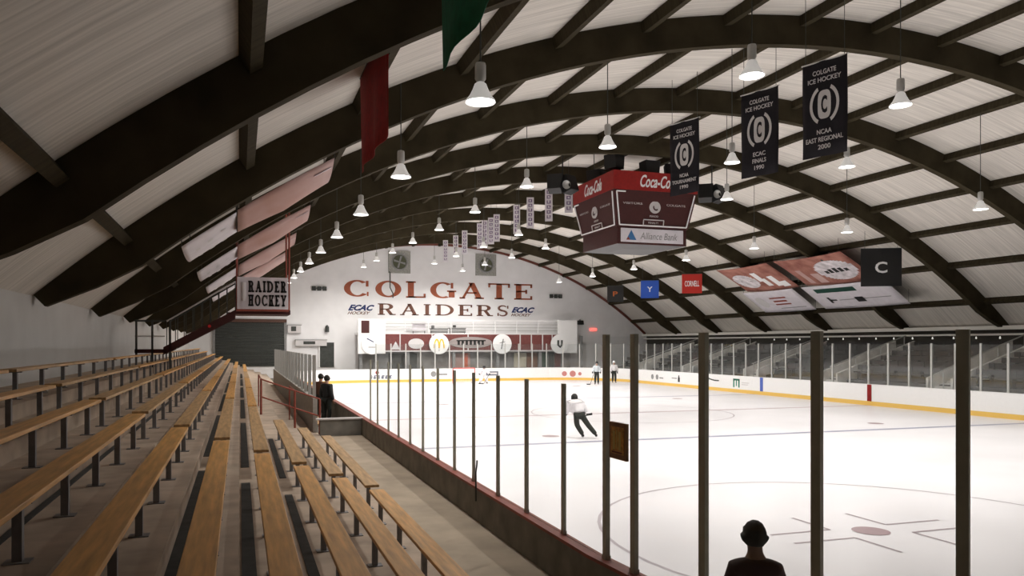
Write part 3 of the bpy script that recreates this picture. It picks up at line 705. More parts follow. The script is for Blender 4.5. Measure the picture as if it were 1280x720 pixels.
curved('picture_banner', 'faded red picture banner with large grey oval emblem, right of two on the right', M_PINK, 30.5, 33.0, 38.2, 32.9, .90, .12, G,
       [('oval_emblem', MK, ell(.52, .68, .34, .26)), ('dark_lettering', M_BLK, [(.50, .52, .60, .57), (.46, .58, .60, .63), (.44, .65, .60, .70), (.46, .72, .60, .77), (.50, .79, .60, .84)]), ('emblem_peak', M_DGREY, [(.12, .66, .30, .69)]), ('pale_figure', M_PINK2, [(.4, .12, .9, .2)]), ('pale_figure', M_PINK2, [(.55, .28, .9, .4)])])
curved('lettered_banner', 'white banner with red lettering below the faded red picture banners', M_CLOTHW, 33.1, 35.0, 44.6, 39.7, .90, .05, G,
       [('red_lettering', M_RED, [(.3, .40, .36, .72), (.45, .42, .52, .68), (.6, .40, .66, .70)]), ('grey_emblem', M_INK, ell(.5, .18, .25, .1)), ('fine_line', M_GREY, [(.8, .42, .83, .9)])])
curved('lettered_banner', 'white banner with a dark green bar and small skating figures', M_CLOTHW, 33.1, 35.0, 38.9, 32.6, .90, .05, G,
       [('green_bar', mat('bottle_green_ink', (.01, .06, .04), .7), [(.12, .12, .30, .62)]), ('small_figure', M_BLK, [(.5, .17, .75, .2), (.6, .2, .66, .27), (.55, .5, .75, .6)]), ('fine_line', M_GREY, [(.62, .3, .65, .9)])])
for n_, y in enumerate((17.45, 23.55, 29.65, 35.75)):
    pos = ('nearest', 'second', 'third', 'farthest')[n_]
    curved('picture_banner', f'sagging rose picture banner on the bleacher side, {pos} from the camera', M_PINK2, 2.05, -.05, y, y+2.3, .86, .42, G, [('pale_panel', M_CLOTHW, [(.02, .1, .2, .9)])])
    curved('lettered_banner', f'white lettered banner on the bleacher side, {pos} from the camera', M_CLOTHW, -.08, -1.2, y, y+3.0, .88, .15, G,
           [('faint_lettering', M_INK, [(.2, .2, .3, .8), (.45, .25, .55, .75), (.7, .3, .78, .8)])])

# square college flags on the far side
for (y, m, s, sm, lab) in ((57.3, M_BLK, 'P', mat('orange_ink', (.45, .12, .03), .7), 'small black square flag with orange mark near the far corner'),
                           (51.7, mat('royal_blue_cloth', (.03, .10, .48), .8), 'Y', M_WHITE, 'small royal blue square flag with white letter'),
                           (46.0, mat('bright_red_cloth', (.50, .03, .02), .8), 'CORNELL', M_WHITE, 'small bright red square flag with white word'),
                           (30.4, M_BLK, 'C', M_WHITE, 'black flag with white letter at the right edge')):
    big = 1.9 if y < 31 else 1.35
    e = empty('college_flag', (30.0+(.75 if big > 1.5 else 0), y, EYE+4.2-big/2-(.35 if big > 1.5 else 0))); e.rotation_euler = (0, 0, -.5); tag(e, lab, 'flag', 'square flags above the far stands')
    MB().box(-big/2, big/2, -.008, .008, 0, big).build('cloth', m, e)
    text(s, 'lettering', sm, big*.72 if len(s) > 1 else big*.3, big*.3, e, (0, -.01, big*.5), bold=.02)
    MB().tube([(-big/2, 0, big), (big/2, 0, big)], .02, 6).build('top_rod', M_DGREY, e)
    for x in (-big*.4, big*.4): MB().tube([(x, 0, big), (x, 0, roof(30.9+x*.9)-(EYE+4.2-big/2)-.05)], .01, 5).build('hanging_wire', M_DGREY, e)

# ------------------------------------------------------------------ far end wall
YE = Y1-.001
e = empty('wall_lettering', (17.2, YE, 7.2)); tag(e, 'large rust red Roman capitals reading COLGATE on the end wall', 'lettering')
word('COLGATE', 8.55, 25.95, 7.27, 8.72, 0, e, M_BRICK, gap=.20, wide=1.0, T=.26, t=.09, sf=.08)
def reloc(e):
    for c in kids_now(e): c.matrix_parent_inverse = Matrix.Identity(4)
def kids_now(e): return [c for c in COL.objects if c.parent == e]
for c in kids_now(e): c.location = (-17.2, 0, -7.2)
e = empty('wall_lettering', (17.4, YE, 5.7)); tag(e, 'smaller brown Roman capitals reading RAIDERS on the end wall', 'lettering')
word('RAIDERS', 11.5, 23.6, 5.72, 6.72, 0, e, M_LBRN, gap=.28, T=.22, t=.09, sf=.09)
for c in kids_now(e): c.location = (-17.4, 0, -5.7)
for x, s in ((9.9, 'left'), (24.9, 'right')):
    e = empty('wall_emblem', (x, YE, 5.7)); tag(e, f'ECAC Hockey logo in slanted navy letters {s} of the word Raiders', 'emblem', 'league logos on the end wall')
    text('ECAC', 'lettering', M_NAVY, 2.3, .52, e, (.15, -.01, .62), shear=.45, bold=.05)
    text('HOCKEY', 'small_lettering', M_LBRN, 2.0, .26, e, (-.05, -.01, .16), shear=.45, bold=.02)
# fans
for x, s in ((13.4, 'left'), (21.4, 'right')):
    e = empty('wall_fan', (x, YE, 9.4)); tag(e, f'square grey louvred exhaust fan high on the end wall, {s} one', 'fan', 'exhaust fans on the end wall')
    MB().box(-.98, .98, -.12, 0, 0, 1.95).build('housing', mat('dull_fan_grey', (.36, .36, .33), .8, noise=.3), e)
    MB().lathe([(.72, 0), (.72, .08), (.62, .08), (.62, 0)], 28).build('ring', M_GREY, e, (0, -.13, .98), (PI/2, 0, 0))
    MB().tube([(0, -.125, .98), (0, -.13, .98)], .62, 24).build('opening', mat('dark_olive', (.09, .10, .06), .8), e)
    for k in range(4):
        mb = MB(); mb.poly([(0, 0, .06), (.5, -.03, .16), (.56, 0, -.02), (0, 0, -.06)]); mb.build('blade', M_GREY, e, (0, -.16, .98), (0, k*PI/2+.4, 0))
for x, z, s in ((6.45, 7.9, 'left'), (28.3, 7.65, 'right')):
    e = empty('wall_speaker', (x, YE, z)); tag(e, f'small dark three part floodlight on the end wall, {s} of the lettering', 'light fitting', 'small fittings on the end wall')
    for k in (-.45, 0, .45): MB().box(k-.17, k+.17, -.2, 0, -.18, .18).build('housing', M_DGREY, e, bevel=.03)
    MB().box(-.6, .6, -.06, 0, -.05, .05).build('bracket', M_GREY, e)
o = MB().tube([(0, 0, 0), (0, -.3, -.1), (0, -.3, -1.4), (.25, -.3, -1.9), (.25, -.35, -2.3)], .05, 6).build('hanging_cable', M_DGREY, None, (12.5, YE-.1, 9.5)); tag(o, 'dark cable drooping beside the left fan over the letter O', 'cable')
# roller door, at the left end
e = empty('door_1', (.8, YE, 1.3)); tag(e, kind='structure')
mb = MB()
for i in range(16): mb.box(-2.75, 2.75, -.06-.03*(i % 2), 0, i*.23, i*.23+.225)
mb.build('shutter', mat('dark_roller_door', (.045, .05, .045), .7, noise=.25), e)
MB().box(-2.95, 2.95, -.22, 0, 3.68, 3.95).build('lintel', mat('rust_brown', (.10, .05, .035), .7), e)
MB().box(-2.95, -2.76, -.12, 0, 0, 3.68).box(2.76, 2.95, -.12, 0, 0, 3.68).build('door_frame', M_GREY, e)

# press balcony with fascia
YB = 64.4
def at(u, t=YB): q = (u-300)/995.8; return q*.9543*t/(1-.2987*q)
e = empty('press_balcony', (18.7, YB, 2.45)); tag(e, 'long white press balcony with maroon fascia across the end wall', 'balcony')
def pb(mb, nm, m, lab=None):
    o = part(mb, nm, m, e)
    if lab: o['label'] = lab
    return o
X0, X1 = at(447), at(720)
pb(MB().box(X0, X1, YB, Y1-.01, 3.93, 4.10), 'deck', M_WHITE)
pb(MB().box(X0, X1, YB-.06, YB, 2.62, 4.02), 'fascia', M_MARB, 'maroon fascia with white seams')
for u in (500, 540, 585, 650, 664, 678, 690): pb(MB().box(at(u)-.05, at(u)+.05, YB-.09, YB-.06, 2.62, 4.02), 'fascia_seam', M_INK)
pb(MB().box(X0, X1, YB-.08, YB, 2.50, 2.62), 'lower_edge', M_INK)
for z in (4.35, 4.62, 4.9): pb(MB().box(X0, X1, YB-.02, YB+.02, z, z+.04), 'rail', M_LPOST)
x = X0
while x < X1: pb(MB().box(x-.03, x+.03, YB-.03, YB+.03, 4.1, 5.25), 'rail_post', M_WHITE); x += 2.05
pb(MB().box(X0, X1, YB-.04, YB+.04, 5.22, 5.30), 'top_rail', M_WHITE)
pb(MB().box(X0, at(481), YB-.3, YB-.01, 2.35, 5.25), 'end_panel', M_WHITE); pb(MB().box(at(697), X1, YB-.3, YB-.01, 2.35, 5.35), 'end_panel', M_WHITE)
pb(MB().box(at(451), at(461), YB-.33, YB-.30, 4.1, 5.15), 'dark_opening', M_MAR)
for xx in [X0+.3+i*4.1 for i in range(6)]: pb(MB().box(xx-.12, xx+.12, YB+.1, YB+.34, 1.0 if False else .0, 3.93), 'column', M_GREY)
# round signs on the fascia
def disc(u, lab, fn):
    x = at(u, YB-.4); e = empty('round_sign', (x, YB-.42, 3.17)); tag(e, lab, 'sign', 'round signs on the balcony fascia')
    MB().tube([(0, 0, 0), (0, .08, 0)], .88, 32).build('disc', M_WHITE, e)
    MB().box(-.04, .04, .05, .12, -.04, .5).build('bracket', M_GREY, e); fn(e)
def mcd(e):
    for sx_ in (-.22, .22):
        MB().tube([(sx_+.21*math.cos(a), -.02, -.35+.75*math.sin(a)) for a in [PI*i/14 for i in range(15)]], .055, 6).build('arch', mat('golden_yellow', (.85, .55, .03), .5), e)
    text('M', 'small_lettering', M_GREY, .1, .1, e, (0, -.01, -.55))
def slash(e): MB().box(-.55, .1, -.015, 0, -.03, .05).build('dark_mark', M_NAVY, e, (0.05, 0, .2), (0, .5, 0)); MB().box(-.3, .35, -.015, 0, -.3, -.24).build('dark_mark', M_GREY, e)
def fig(e): MB().tube([(-.1, -.02, -.45), (0, -.02, .1), (.08, -.02, .45)], .05, 6).tube([(-.25, -.02, .1), (.25, -.02, .2)], .03, 6).build('thin_figure', M_GREY, e)
def ush(e): MB().tube([(-.18, -.02, .35), (-.18, -.02, -.1), (0, -.02, -.28), (.18, -.02, -.1), (.18, -.02, .35)], .09, 6).build('letter_mark', M_DGREY, e)
disc(465, 'round white sign with slanted dark marks, leftmost on the balcony', slash)
disc(549, 'round white sign with yellow double arches on the balcony', mcd)
disc(628, 'round white sign with thin grey figure mark on the balcony', fig)
disc(700, 'round white sign with dark U shaped mark, rightmost on the balcony', ush)
# grey oval emblem banner on fascia
e = empty('fascia_emblem', (at(588), YB-.1, 3.3)); tag(e, 'grey winged emblem with black lettering on the middle of the balcony fascia', 'emblem')
mb = MB(); K = 30; mb.poly([(2.0*math.cos(2*PI*i/K), -.01, .5*math.sin(2*PI*i/K)) for i in range(K)]); mb.build('oval', mat('warm_grey', (.33, .29, .28), .7), e)
for i in range(7): MB().box(-1.2+i*.37, -1.0+i*.37, -.03, -.012, -.22, .16+.08*math.sin(i*.5)).build('block_letter', M_BLK, e)
MB().box(-1.3, 1.4, -.03, -.012, .12, .22).build('bar', M_BLK, e)
e = empty('fascia_figure', (at(520), YB-.1, 3.2)); tag(e, 'pale player shape painted on the balcony fascia left of the yellow arches', 'painting')
mb = MB(); mb.poly([(.7*math.cos(2*PI*i/20), -.01, .45*math.sin(2*PI*i/20)) for i in range(20)]); mb.build('cloud_shape', M_INK, e); mb = MB(); mb.poly([(-2.2, -.01, -.5), (-1.4, -.01, -.5), (-1.8, -.01, .2)]); mb.build('peak_shape', M_INK, e)
# things standing on the balcony
for u, wd, z0, z1, m, nm, lab in ((524, 1.2, 4.3, 5.0, M_CLOTHW, 'notice_board', 'pale blue white notice board on the press balcony rail'),
                                  (549, 1.6, 4.1, 4.55, M_GREY, 'press_table', 'grey press table on the balcony above the yellow arches'),
                                  (572, 1.5, 4.1, 4.6, M_GREY, 'press_table', 'grey press table on the balcony right of the yellow arches')):
    e = empty(nm, (at(u, YB+.5), YB+.6, 4.1)); tag(e, lab, 'table' if 'table' in nm else 'notice board')
    MB().box(-wd/2, wd/2, -.3, .3, z1-4.1-.06, z1-4.1).build('top' if 'table' in nm else 'cap', m, e)
    if 'table' in nm: MB().box(-wd/2+.05, wd/2-.05, -.28, -.24, .05, z1-4.16).build('front_panel', m, e)
    else: MB().box(-wd/2, wd/2, -.05, .0, z0-4.1, z1-4.1).build('panel', m, e)
    for s in (-1, 1): MB().box(s*(wd/2-.08)-.03, s*(wd/2-.08)+.03, -.03, .03, 0, z1-4.16).build('leg', M_DGREY, e)
for u, lab in ((541, 'small dark camera on the left press table'), (568, 'small dark camera on the right press table')):
    e = empty('press_camera', (at(u, YB+.6), YB+.6, 4.56 if u < 560 else 4.61)); tag(e, lab, 'camera', 'cameras on the press tables')
    MB().box(-.12, .12, -.15, .15, 0, .22).build('body', M_BLK, e, bevel=.02); MB().tube([(0, -.15, .12), (0, -.32, .12)], .07, 12).build('lens', M_DGREY, e)
# rooms below the balcony
e = empty('concession_front', (18, 65.2, 0)); tag(e, 'grey glazed service front under the press balcony', 'shop front')
part(MB().box(X0+.2, X1-.2, 65.2, 65.4, -.04, 2.5), 'front_wall', mat('hazy_grey_front', (.30, .29, .28), .7, noise=.4, scale=.8), e)
for u, wd, m, lab in ((478, 1.6, M_GREY, None), (497, 1.5, M_DGREY, None), (512, 1.4, M_DGREY, None), (575, 2.0, M_PINK2, 'peach lit window'), (651, 1.2, mat('warm_light_panel', (.6, .55, .42), .6), 'warm pale panel'),
                      (666, 1.05, mat('brown_door', (.22, .10, .05), .6), 'brown door'), (681, .7, mat('dark_green_door', (.03, .08, .04), .6), 'dark green door'), (690, .5, M_DGREY, None), (698, .6, M_MARB, 'maroon door')):
    o = part(MB().box(at(u, 65)-wd/2, at(u, 65)+wd/2, 65.12, 65.2, 1.05, 2.35), 'window', m, e)
    if lab: o['label'] = lab
o = MB().box(-.16, .16, -.03, 0, -.6, .6).build('red_notice', mat('orange_red', (.65, .12, .05), .6), None, (at(583, 65), 65.1, 1.75)); tag(o, 'narrow orange red notice behind the goal glass', 'notice')
# left of the balcony: equipment on the end wall
for u, z0, z1, wd, m, nm, lab, cat in ((368, 4.1, 4.75, 1.1, M_INK, 'wall_cabinet', 'small pale cabinet on the end wall left of the balcony', 'cabinet'),
                                  (409, 4.2, 4.8, .35, M_DGREY, 'fire_extinguisher', 'small dark cylinder shape on the end wall between cabinet and balcony', 'extinguisher'),
                                  (389, 3.0, 3.5, 2.6, M_INK, 'wall_shelf', 'pale shelf panel with dark marks low on the end wall', 'shelf')):
    x = at(u, 65.8); e = empty(nm, (x, Y1-.01, z0)); tag(e, lab, cat)
    if nm == 'fire_extinguisher': MB().lathe([(.01, .6), (.08, .55), (.16, .45), (.17, 0), (.01, 0)], 14).build('cylinder', m, e, (0, -.2, 0)); MB().box(-.05, .05, -.2, 0, .2, .25).build('bracket', M_GREY, e)
    else: MB().box(-wd/2, wd/2, -.3, 0, 0, z1-z0).build('body', m, e, bevel=.02); MB().box(-wd/4, wd/8, -.32, -.3, .15, z1-z0-.1).build('dark_mark', M_DGREY, e); MB().box(-wd/2-.04, wd/2+.04, -.33, 0, z1-z0, z1-z0+.05).build('top', M_GREY, e)
e = empty('door_2', (at(409, 65.8), Y1-.01, 1.2)); tag(e, kind='structure')
MB().box(-.6, .6, -.08, 0, 0, 2.1).build('leaf', M_DGREY, e); MB().box(-.7, -.6, -.12, 0, 0, 2.2).box(.6, .7, -.12, 0, 0, 2.2).build('door_frame', M_WHITE, e)
o = MB().box(-.35, .35, -.1, 0, -.12, .12).build('exit_sign', emis('exit_red', (1, .06, .04), 1.2), None, (at(742, 65.9), Y1-.01, 4.55)); tag(o, 'small glowing red exit sign right of the balcony', 'sign')
e = empty('wall_speaker', (at(725, 65.9), Y1-.01, 5.0)); tag(e, 'small black loudspeaker at the right end of the balcony', 'loudspeaker'); MB().prism([(-.3, 0), (.3, 0), (.25, .4), (-.25, .4)], -.4, 0).build('cabinet', M_BLK, e, bevel=.03); MB().box(-.05, .05, -.2, 0, .4, .5).build('bracket', M_GREY, e)

# ------------------------------------------------------------------ far side stands
pr = [(31.35, -.05), (31.35, .95)]
NS = 8
for i in range(NS): pr += [(31.35+.8*(i+1), .95+.26*i), (31.35+.8*(i+1), .95+.26*(i+1))]
pr = pr[:-1]; pr[-1] = (XR-.001, .95+.26*(NS-1)); pr += [(XR-.001, -.05)]
tag(MB().prism(pr, 2, 61.5).build('floor_far_stand', mat('far_stand_concrete', (.09, .085, .075), .9, noise=.4, scale=2)), kind='structure')
AIS = [13.5, 20.6, 27.7, 34.8, 41.6, 48.8, 55.6]
M_SEAT = mat('dark_seat_plastic', (.035, .03, .028), .6, noise=.5, scale=6)
bounds = [6.4]+AIS+[61.2]; bp = {}
for s in range(len(bounds)-1):
    a = bounds[s]+(.8 if s else 0); b = bounds[s+1]-.8
    if s < 1: continue
    for i in range(1, NS-1):
        L = round(b-a, 1)
        if L not in bp:
            r_ = empty('stand_bench'); MB().box(-.14, .14, -L/2, L/2, .40, .44).build('seat', M_SEAT, r_)
            MB().box(.16, .20, -L/2, L/2, .55, .80).build('backrest', M_SEAT, r_)
            lm = MB().box(-.1, .1, -.03, .03, 0, .40).box(.13, .16, -.03, .03, .3, .78).mesh('leg', M_DGREY)
            for f in (-.45, -.15, .15, .45): obj('leg', lm, r_, (0, f*L, 0))
            remember(r_); bp[L] = r_; o = r_
        else: o = copy_tree(bp[L])
        o.location = (31.35+.8*i+.45, (a+b)/2, .95+.26*i+.001)
        tag(o, f'dark backed bench in the far side stand, {ORD[i-1]} row up, {ORD[s-1]} block from the camera', 'bench', 'dark benches of the far stand')
M_STAIR = mat('pale_aisle_concrete', (.78, .76, .72), .8, noise=.25, scale=2)
for j, y in enumerate(AIS):
    e = empty('aisle_stair', (31.6, y, .95)); tag(e, f'pale concrete aisle stair in the far side stand, {ORD[j]} from the camera', 'stair', 'aisle stairs of the far stand')
    for i in range((NS-1)*2):
        x = 31.45+.4*i; part(MB().box(x, x+.4, y-.65, y+.65, .96+.26*(i//2), .98+.13*i+.05), 'step', M_STAIR, e)
    for sy_ in (-.72, .60): part(MB().prism([(31.45, .95), (31.45, 1.55), (36.9, 3.35), (36.9, 2.75)], y+sy_, y+sy_+.12), 'side_curb', M_STAIR, e)
    part(MB().tube([(31.6, y, 1.9), (37.0, y, 3.66)], .035, 8), 'handrail', M_LPOST, e)
    for f in (0.02, .33, .66, .98): part(MB().tube([(31.6+5.4*f, y, 1.0+1.76*f), (31.6+5.4*f, y, 1.9+1.76*f)], .03, 6), 'rail_post', M_LPOST, e)
for i in range(16):
    y = 27.0+1.35*i
    o = MB().lathe([(.001, -.05), (.04, -.03), (.05, 0), (.03, .05), (.02, .1)], 10).build('wall_bulb', emis('small_bulb', (1, .95, .85), .5), None, (XR-.12, y, 3.48)); tag(o, f'tiny pale bulb in the string under the far eave, {od(i)} from the camera', 'bulb', 'string of bulbs under the far eave')

# ------------------------------------------------------------------ goal
e = empty('hockey_goal', (17.2, 58.7, 0)); tag(e, 'hockey goal with red pipe frame and white net at the far end', 'goal')
MB().tube([(-.92, 0, 0), (-.92, 0, 1.18), (-.85, 0, 1.22), (.85, 0, 1.22), (.92, 0, 1.18), (.92, 0, 0)], .04, 8).build('pipe_frame', mat('goal_red', (.55, .08, .06), .5), e)
MB().tube([(-.92, 0, .03), (-.9, .7, .03), (-.5, 1.1, .03), (.5, 1.1, .03), (.9, .7, .03), (.92, 0, .03)], .035, 8).build('base_frame', M_WHITE, e)
mb = MB()
for i in range(15): 
    x = -.88+1.76*i/14; d = 1.08 if abs(x) < .55 else .75; mb.tube([(x, 0, 1.2), (x, .45, 1.15), (x, d, .05)], .009, 4)
for j in range(9):
    f = j/8; z = 1.15*(1-f)+.05*f; y = .45*(1-f)+1.05*f; mb.tube([(-.9, 0, z), (-.88, min(y, .7), z), (-.5, y, z), (.5, y, z), (.88, min(y, .7), z), (.9, 0, z)], .009, 4)
tag(mb.build('net', M_WHITE, e), 'white cord net')

# ------------------------------------------------------------------ people
def skin(name, V, E, m, parent=None, sub=2):
    """V: list of ((x,y,z), rx[, ry]); E: edges -> smooth skinned mesh object"""
    me = bpy.data.meshes.new(name); me.from_pydata([v[0] for v in V], E, []); me.update()
    o = bpy.data.objects.new(name, me); COL.objects.link(o)
    md = o.modifiers.new('skin', 'SKIN'); md.use_smooth_shade = True
    for i, v in enumerate(V):
        d = me.skin_vertices[0].data[i]; d.radius = (v[1], v[2] if len(v) > 2 else v[1]); d.use_root = (i == 0)
    sd = o.modifiers.new('sub', 'SUBSURF'); sd.levels = sub; sd.render_levels = sub
    dg = bpy.context.evaluated_depsgraph_get(); me2 = bpy.data.meshes.new_from_object(o.evaluated_get(dg)); bpy.data.objects.remove(o)
    me2.materials.clear(); me2.materials.append(m); me2.name = name
    me2.polygons.foreach_set('use_smooth', [True]*len(me2.polygons))
    return obj(name, me2, parent)
def join_meshes(objs):
    bm = bmesh.new()
    for o in objs: bm.from_mesh(o.data)
    bm.to_mesh(objs[0].data); bm.free()
    objs[0].data.polygons.foreach_set('use_smooth', [True]*len(objs[0].data.polygons))
    for o in objs[1:]: bpy.data.objects.remove(o)
    return objs[0]
STAND = dict(pel=(0,0,.95), wst=(0,0,1.08), che=(0,.0,1.27), uch=(0,-.01,1.41), nek=(0,.0,1.50), hdb=(0,.02,1.575), hdm=(0,.02,1.655), hdt=(0,.01,1.715),
             shL=(-.175,0,1.40), elL=(-.25,-.03,1.13), wrL=(-.25,.07,.89), shR=(.175,0,1.40), elR=(.25,-.03,1.13), wrR=(.25,.07,.89),
             hpL=(-.09,0,.90), knL=(-.11,.03,.50), anL=(-.12,-.02,.09), toL=(-.14,.15,.04), hpR=(.09,0,.90), knR=(.11,.03,.50), anR=(.12,-.02,.09), toR=(.14,.15,.04))
RAD = dict(pel=(.14,.11), wst=(.13,.10), che=(.15,.11), uch=(.13,.09), nek=.055, hdb=(.072,.085), hdm=(.082,.10), hdt=(.06,.075), sh=.062, el=.043, wr=.028, hp=.088, kn=.058, an=.038, to=.036)
def person(name, label, loc, rz, pose=None, top=None, legs=None, head='hair', headm=None, glove=None, skates=False, pads=0, skinm=None, group=None, coat=0.0):
    J = dict(STAND); J.update(pose or {}); root = empty(name, loc, rz); tag(root, label, 'person', group)
    skinm = skinm or mat('skin', (.45, .26, .18), .6)
    def v(k, ex=0):
        r = RAD.get(k, RAD.get(k[:2])); r = r if isinstance(r, tuple) else (r, r); return (J[k], r[0]+ex, r[1]+ex)
    K = ['pel','wst','che','uch','nek','hdb','hdm','hdt','shL','elL','wrL','shR','elR','wrR','hpL','knL','anL','toL','hpR','knR','anR','toR']; I = {k: i for i, k in enumerate(K)}
    EE = [('pel','wst'),('wst','che'),('che','uch'),('uch','nek'),('nek','hdb'),('hdb','hdm'),('hdm','hdt'),('uch','shL'),('shL','elL'),('elL','wrL'),('uch','shR'),('shR','elR'),('elR','wrR'),
          ('pel','hpL'),('hpL','knL'),('knL','anL'),('anL','toL'),('pel','hpR'),('hpR','knR'),('knR','anR'),('anR','toR')]
    body = skin('body', [v(k, -.03 if k in ('che','uch','wst') else (-.012 if k[:2] == 'sh' else 0)) for k in K], [(I[a], I[b]) for a, b in EE], skinm, root)
    # hands: palm plus five fingers, each its own chain rooted in the palm
    bits = [body]; gb = []
    for sd, s in (('L', -1), ('R', 1)):
        wv = Vector(J['wr'+sd]); d = (wv-Vector(J['el'+sd])).normalized(); side = d.cross(Vector((0, 1, 0)) if abs(d.y) < .9 else Vector((1, 0, 0))).normalized(); fw = side.cross(d).normalized()
        up = fw*-1 if fw.y > 0 else fw; curl = -up
        k_ = 1.35 if glove else 1.0
        def chain(pts, rs): 
            return skin('h', [(tuple(p), r*k_) for p, r in zip(pts, rs)], [(i, i+1) for i in range(len(pts)-1)], skinm, root, 1)
        hb = [chain([wv-d*.01, wv+d*.03, wv+d*.08], [.026, .032, .034])]
        for fi, (o_, L_) in enumerate(((-.028, .068), (-.009, .078), (.010, .073), (.028, .058))):
            b0 = wv+d*.07+side*o_*k_; b1 = b0+d*.04+curl*.005; b2 = b1+d*L_*.42+curl*L_*.25; b3 = b2+d*L_*.22+curl*L_*.38
            hb.append(chain([b0, b1, b2, b3], [.010, .0095, .0085, .007]))
        t0 = wv+d*.03-side*s*.024; t1 = t0+d*.03-side*s*.028+curl*.01; t2 = t1+d*.032+curl*.018
        hb.append(chain([t0, t1, t2], [.013, .011, .009]))
        if glove:
            cuff = chain([wv-d*.10, wv-d*.02, wv+d*.02], [.048, .045, .036]); hb.append(cuff)
            g = join_meshes(hb); g.name = 'glove'; g.data.materials.clear(); g.data.materials.append(glove)
        else: bits += hb
    if len(bits) > 1: join_meshes(bits)
    # clothing
    ex = .018+coat
    J['col'] = tuple(Vector(J['uch'])*.35+Vector(J['nek'])*.65); RAD['col'] = (.066, .066)
    EC = EE+[('uch','col')]
    TK = ['pel','wst','che','uch','col','shL','elL','wrL','shR','elR','wrR']; TI = {k: i for i, k in enumerate(TK)}
    tv = [v(k, ex) for k in TK]
    skin('jacket' if coat < .02 else 'jersey', tv, [(TI[a], TI[b]) for a, b in EC if a in TI and b in TI], top, root)
    LK = ['pel','hpL','knL','anL','hpR','knR','anR']; LI = {k: i for i, k in enumerate(LK)}
    skin('trousers', [v(k, .014+pads*(1.2 if k[:2] in ('kn','an') else .6)) for k in LK], [(LI[a], LI[b]) for a, b in EE if a in LI and b in LI], legs, root)
    for s in 'LR':
        a = Vector(J['an'+s]); t = Vector(J['to'+s]); f = (t-a); f.z = 0; f.normalize(); zt = J['to'+s][2]
        sk = skin('skate' if skates else 'shoe', [(tuple(a+Vector((0, 0, .03))), .05), (tuple(a-f*.03+Vector((0, 0, -.03))), .05), (tuple(t+f*.03), .042)], [(0, 1), (1, 2)], M_BLK, root, 1)
        if skates:
            p0 = a-f*.08; p1 = t+f*.07; z = min(J['an'+s][2], J['to'+s][2])
            mb = MB(); n = Vector((-f.y, f.x, 0))*.004
            c = [Vector((p0.x, p0.y, a.z-.09)), Vector((p1.x, p1.y, t.z-.04)), Vector((p1.x, p1.y, t.z-.0)), Vector((p0.x, p0.y, a.z-.05))]
            V0 = [mb.b.verts.new(q+n) for q in c]; V1 = [mb.b.verts.new(q-n) for q in c]; mb.b.faces.new(V0); mb.b.faces.new(V1[::-1])
            for i in range(4): mb.b.faces.new([V0[i], V1[i], V1[(i+1)%4], V0[(i+1)%4]])
            mb.build('blade', M_REF, sk)
    # head: face, ears, hair or helmet
    hd = Vector(J['hdm']); up = (Vector(J['hdt'])-Vector(J['hdb'])).normalized(); fy = Vector((0, 1, 0)); fy = (fy-up*fy.dot(up)).normalized(); rt = fy.cross(up)
    Mh = Matrix((rt, fy, up)).transposed().to_4x4(); Mh.translation = hd
    def blob(nm, c, r, m, n=12):
        b = bmesh.new(); bmesh.ops.create_uvsphere(b, u_segments=n*2, v_segments=n, radius=1, matrix=Mh @ Matrix.Translation(c) @ Matrix.Diagonal((*r, 1)))
        me = bpy.data.meshes.new(nm); b.to_mesh(me); b.free(); me.materials.append(m); me.polygons.foreach_set('use_smooth', [True]*len(me.polygons)); return obj(nm, me, root)
    blob('nose', (0, .105, -.015), (.013, .018, .02), skinm, 6)
    for s in (-1, 1):
        blob('eye', (s*.032, .088, .012), (.013, .010, .009), M_WHITE, 6); blob('ear', (s*.083, 0, -.005), (.012, .02, .03), skinm, 6)
    blob('mouth', (0, .092, -.055), (.024, .008, .006), mat('lips', (.35, .12, .1), .6), 6)
    hm = headm or M_BLK
    if head == 'hair':
        b = bmesh.new(); bmesh.ops.create_uvsphere(b, u_segments=28, v_segments=18, radius=1)
        for q in b.verts:
            c = q.co.copy(); q.co = Vector((c.x*.092, c.y*.110-.012, c.z*.112+.012)) * (1+.03*math.sin(c.x*17+c.z*9)*math.cos(c.y*13+c.z*5))
            if c.y > .35 and c.z < .45: q.co.y = .06
            if c.z < -.55: q.co.z = -.075 ; 
            if abs(c.x) > .8 and -.6 < c.z < -.1: q.co.x *= 1.24
            q.co = Mh @ q.co
        me = bpy.data.meshes.new('hair'); b.to_mesh(me); b.free(); me.materials.append(hm); me.polygons.foreach_set('use_smooth', [True]*len(me.polygons)); obj('hair', me, root)
    else:
        b = bmesh.new(); bmesh.ops.create_uvsphere(b, u_segments=24, v_segments=14, radius=1)
        for q in b.verts:
            c = q.co.copy(); q.co = Vector((c.x*.115, c.y*.135, c.z*.125+.03))
            if c.z < -.25: q.co.z = -.002 if c.y > .3 else -.06
            q.co = Mh @ q.co
        me = bpy.data.meshes.new('helmet'); b.to_mesh(me); b.free(); me.materials.append(hm); me.polygons.foreach_set('use_smooth', [True]*len(me.polygons)); h_ = obj('helmet', me, root)
        mb = MB()
        for k in range(-3, 4): mb.tube([Mh @ Vector((k*.028, .125-.006*abs(k), .02)), Mh @ Vector((k*.026, .145-.01*abs(k), -.03)), Mh @ Vector((k*.022, .12-.008*abs(k), -.09))], .003, 4)
        for z in (-.03, -.07): mb.tube([Mh @ Vector((.1*math.sin(a), .02+.12*math.cos(a), z)) for a in [(-1.2+.3*i) for i in range(9)]], .003, 4)
        mb.build('face_cage', M_REF, h_)
    return root
M_DJ = mat('dark_maroon_jacket', (.030, .010, .009), .9, noise=.3)
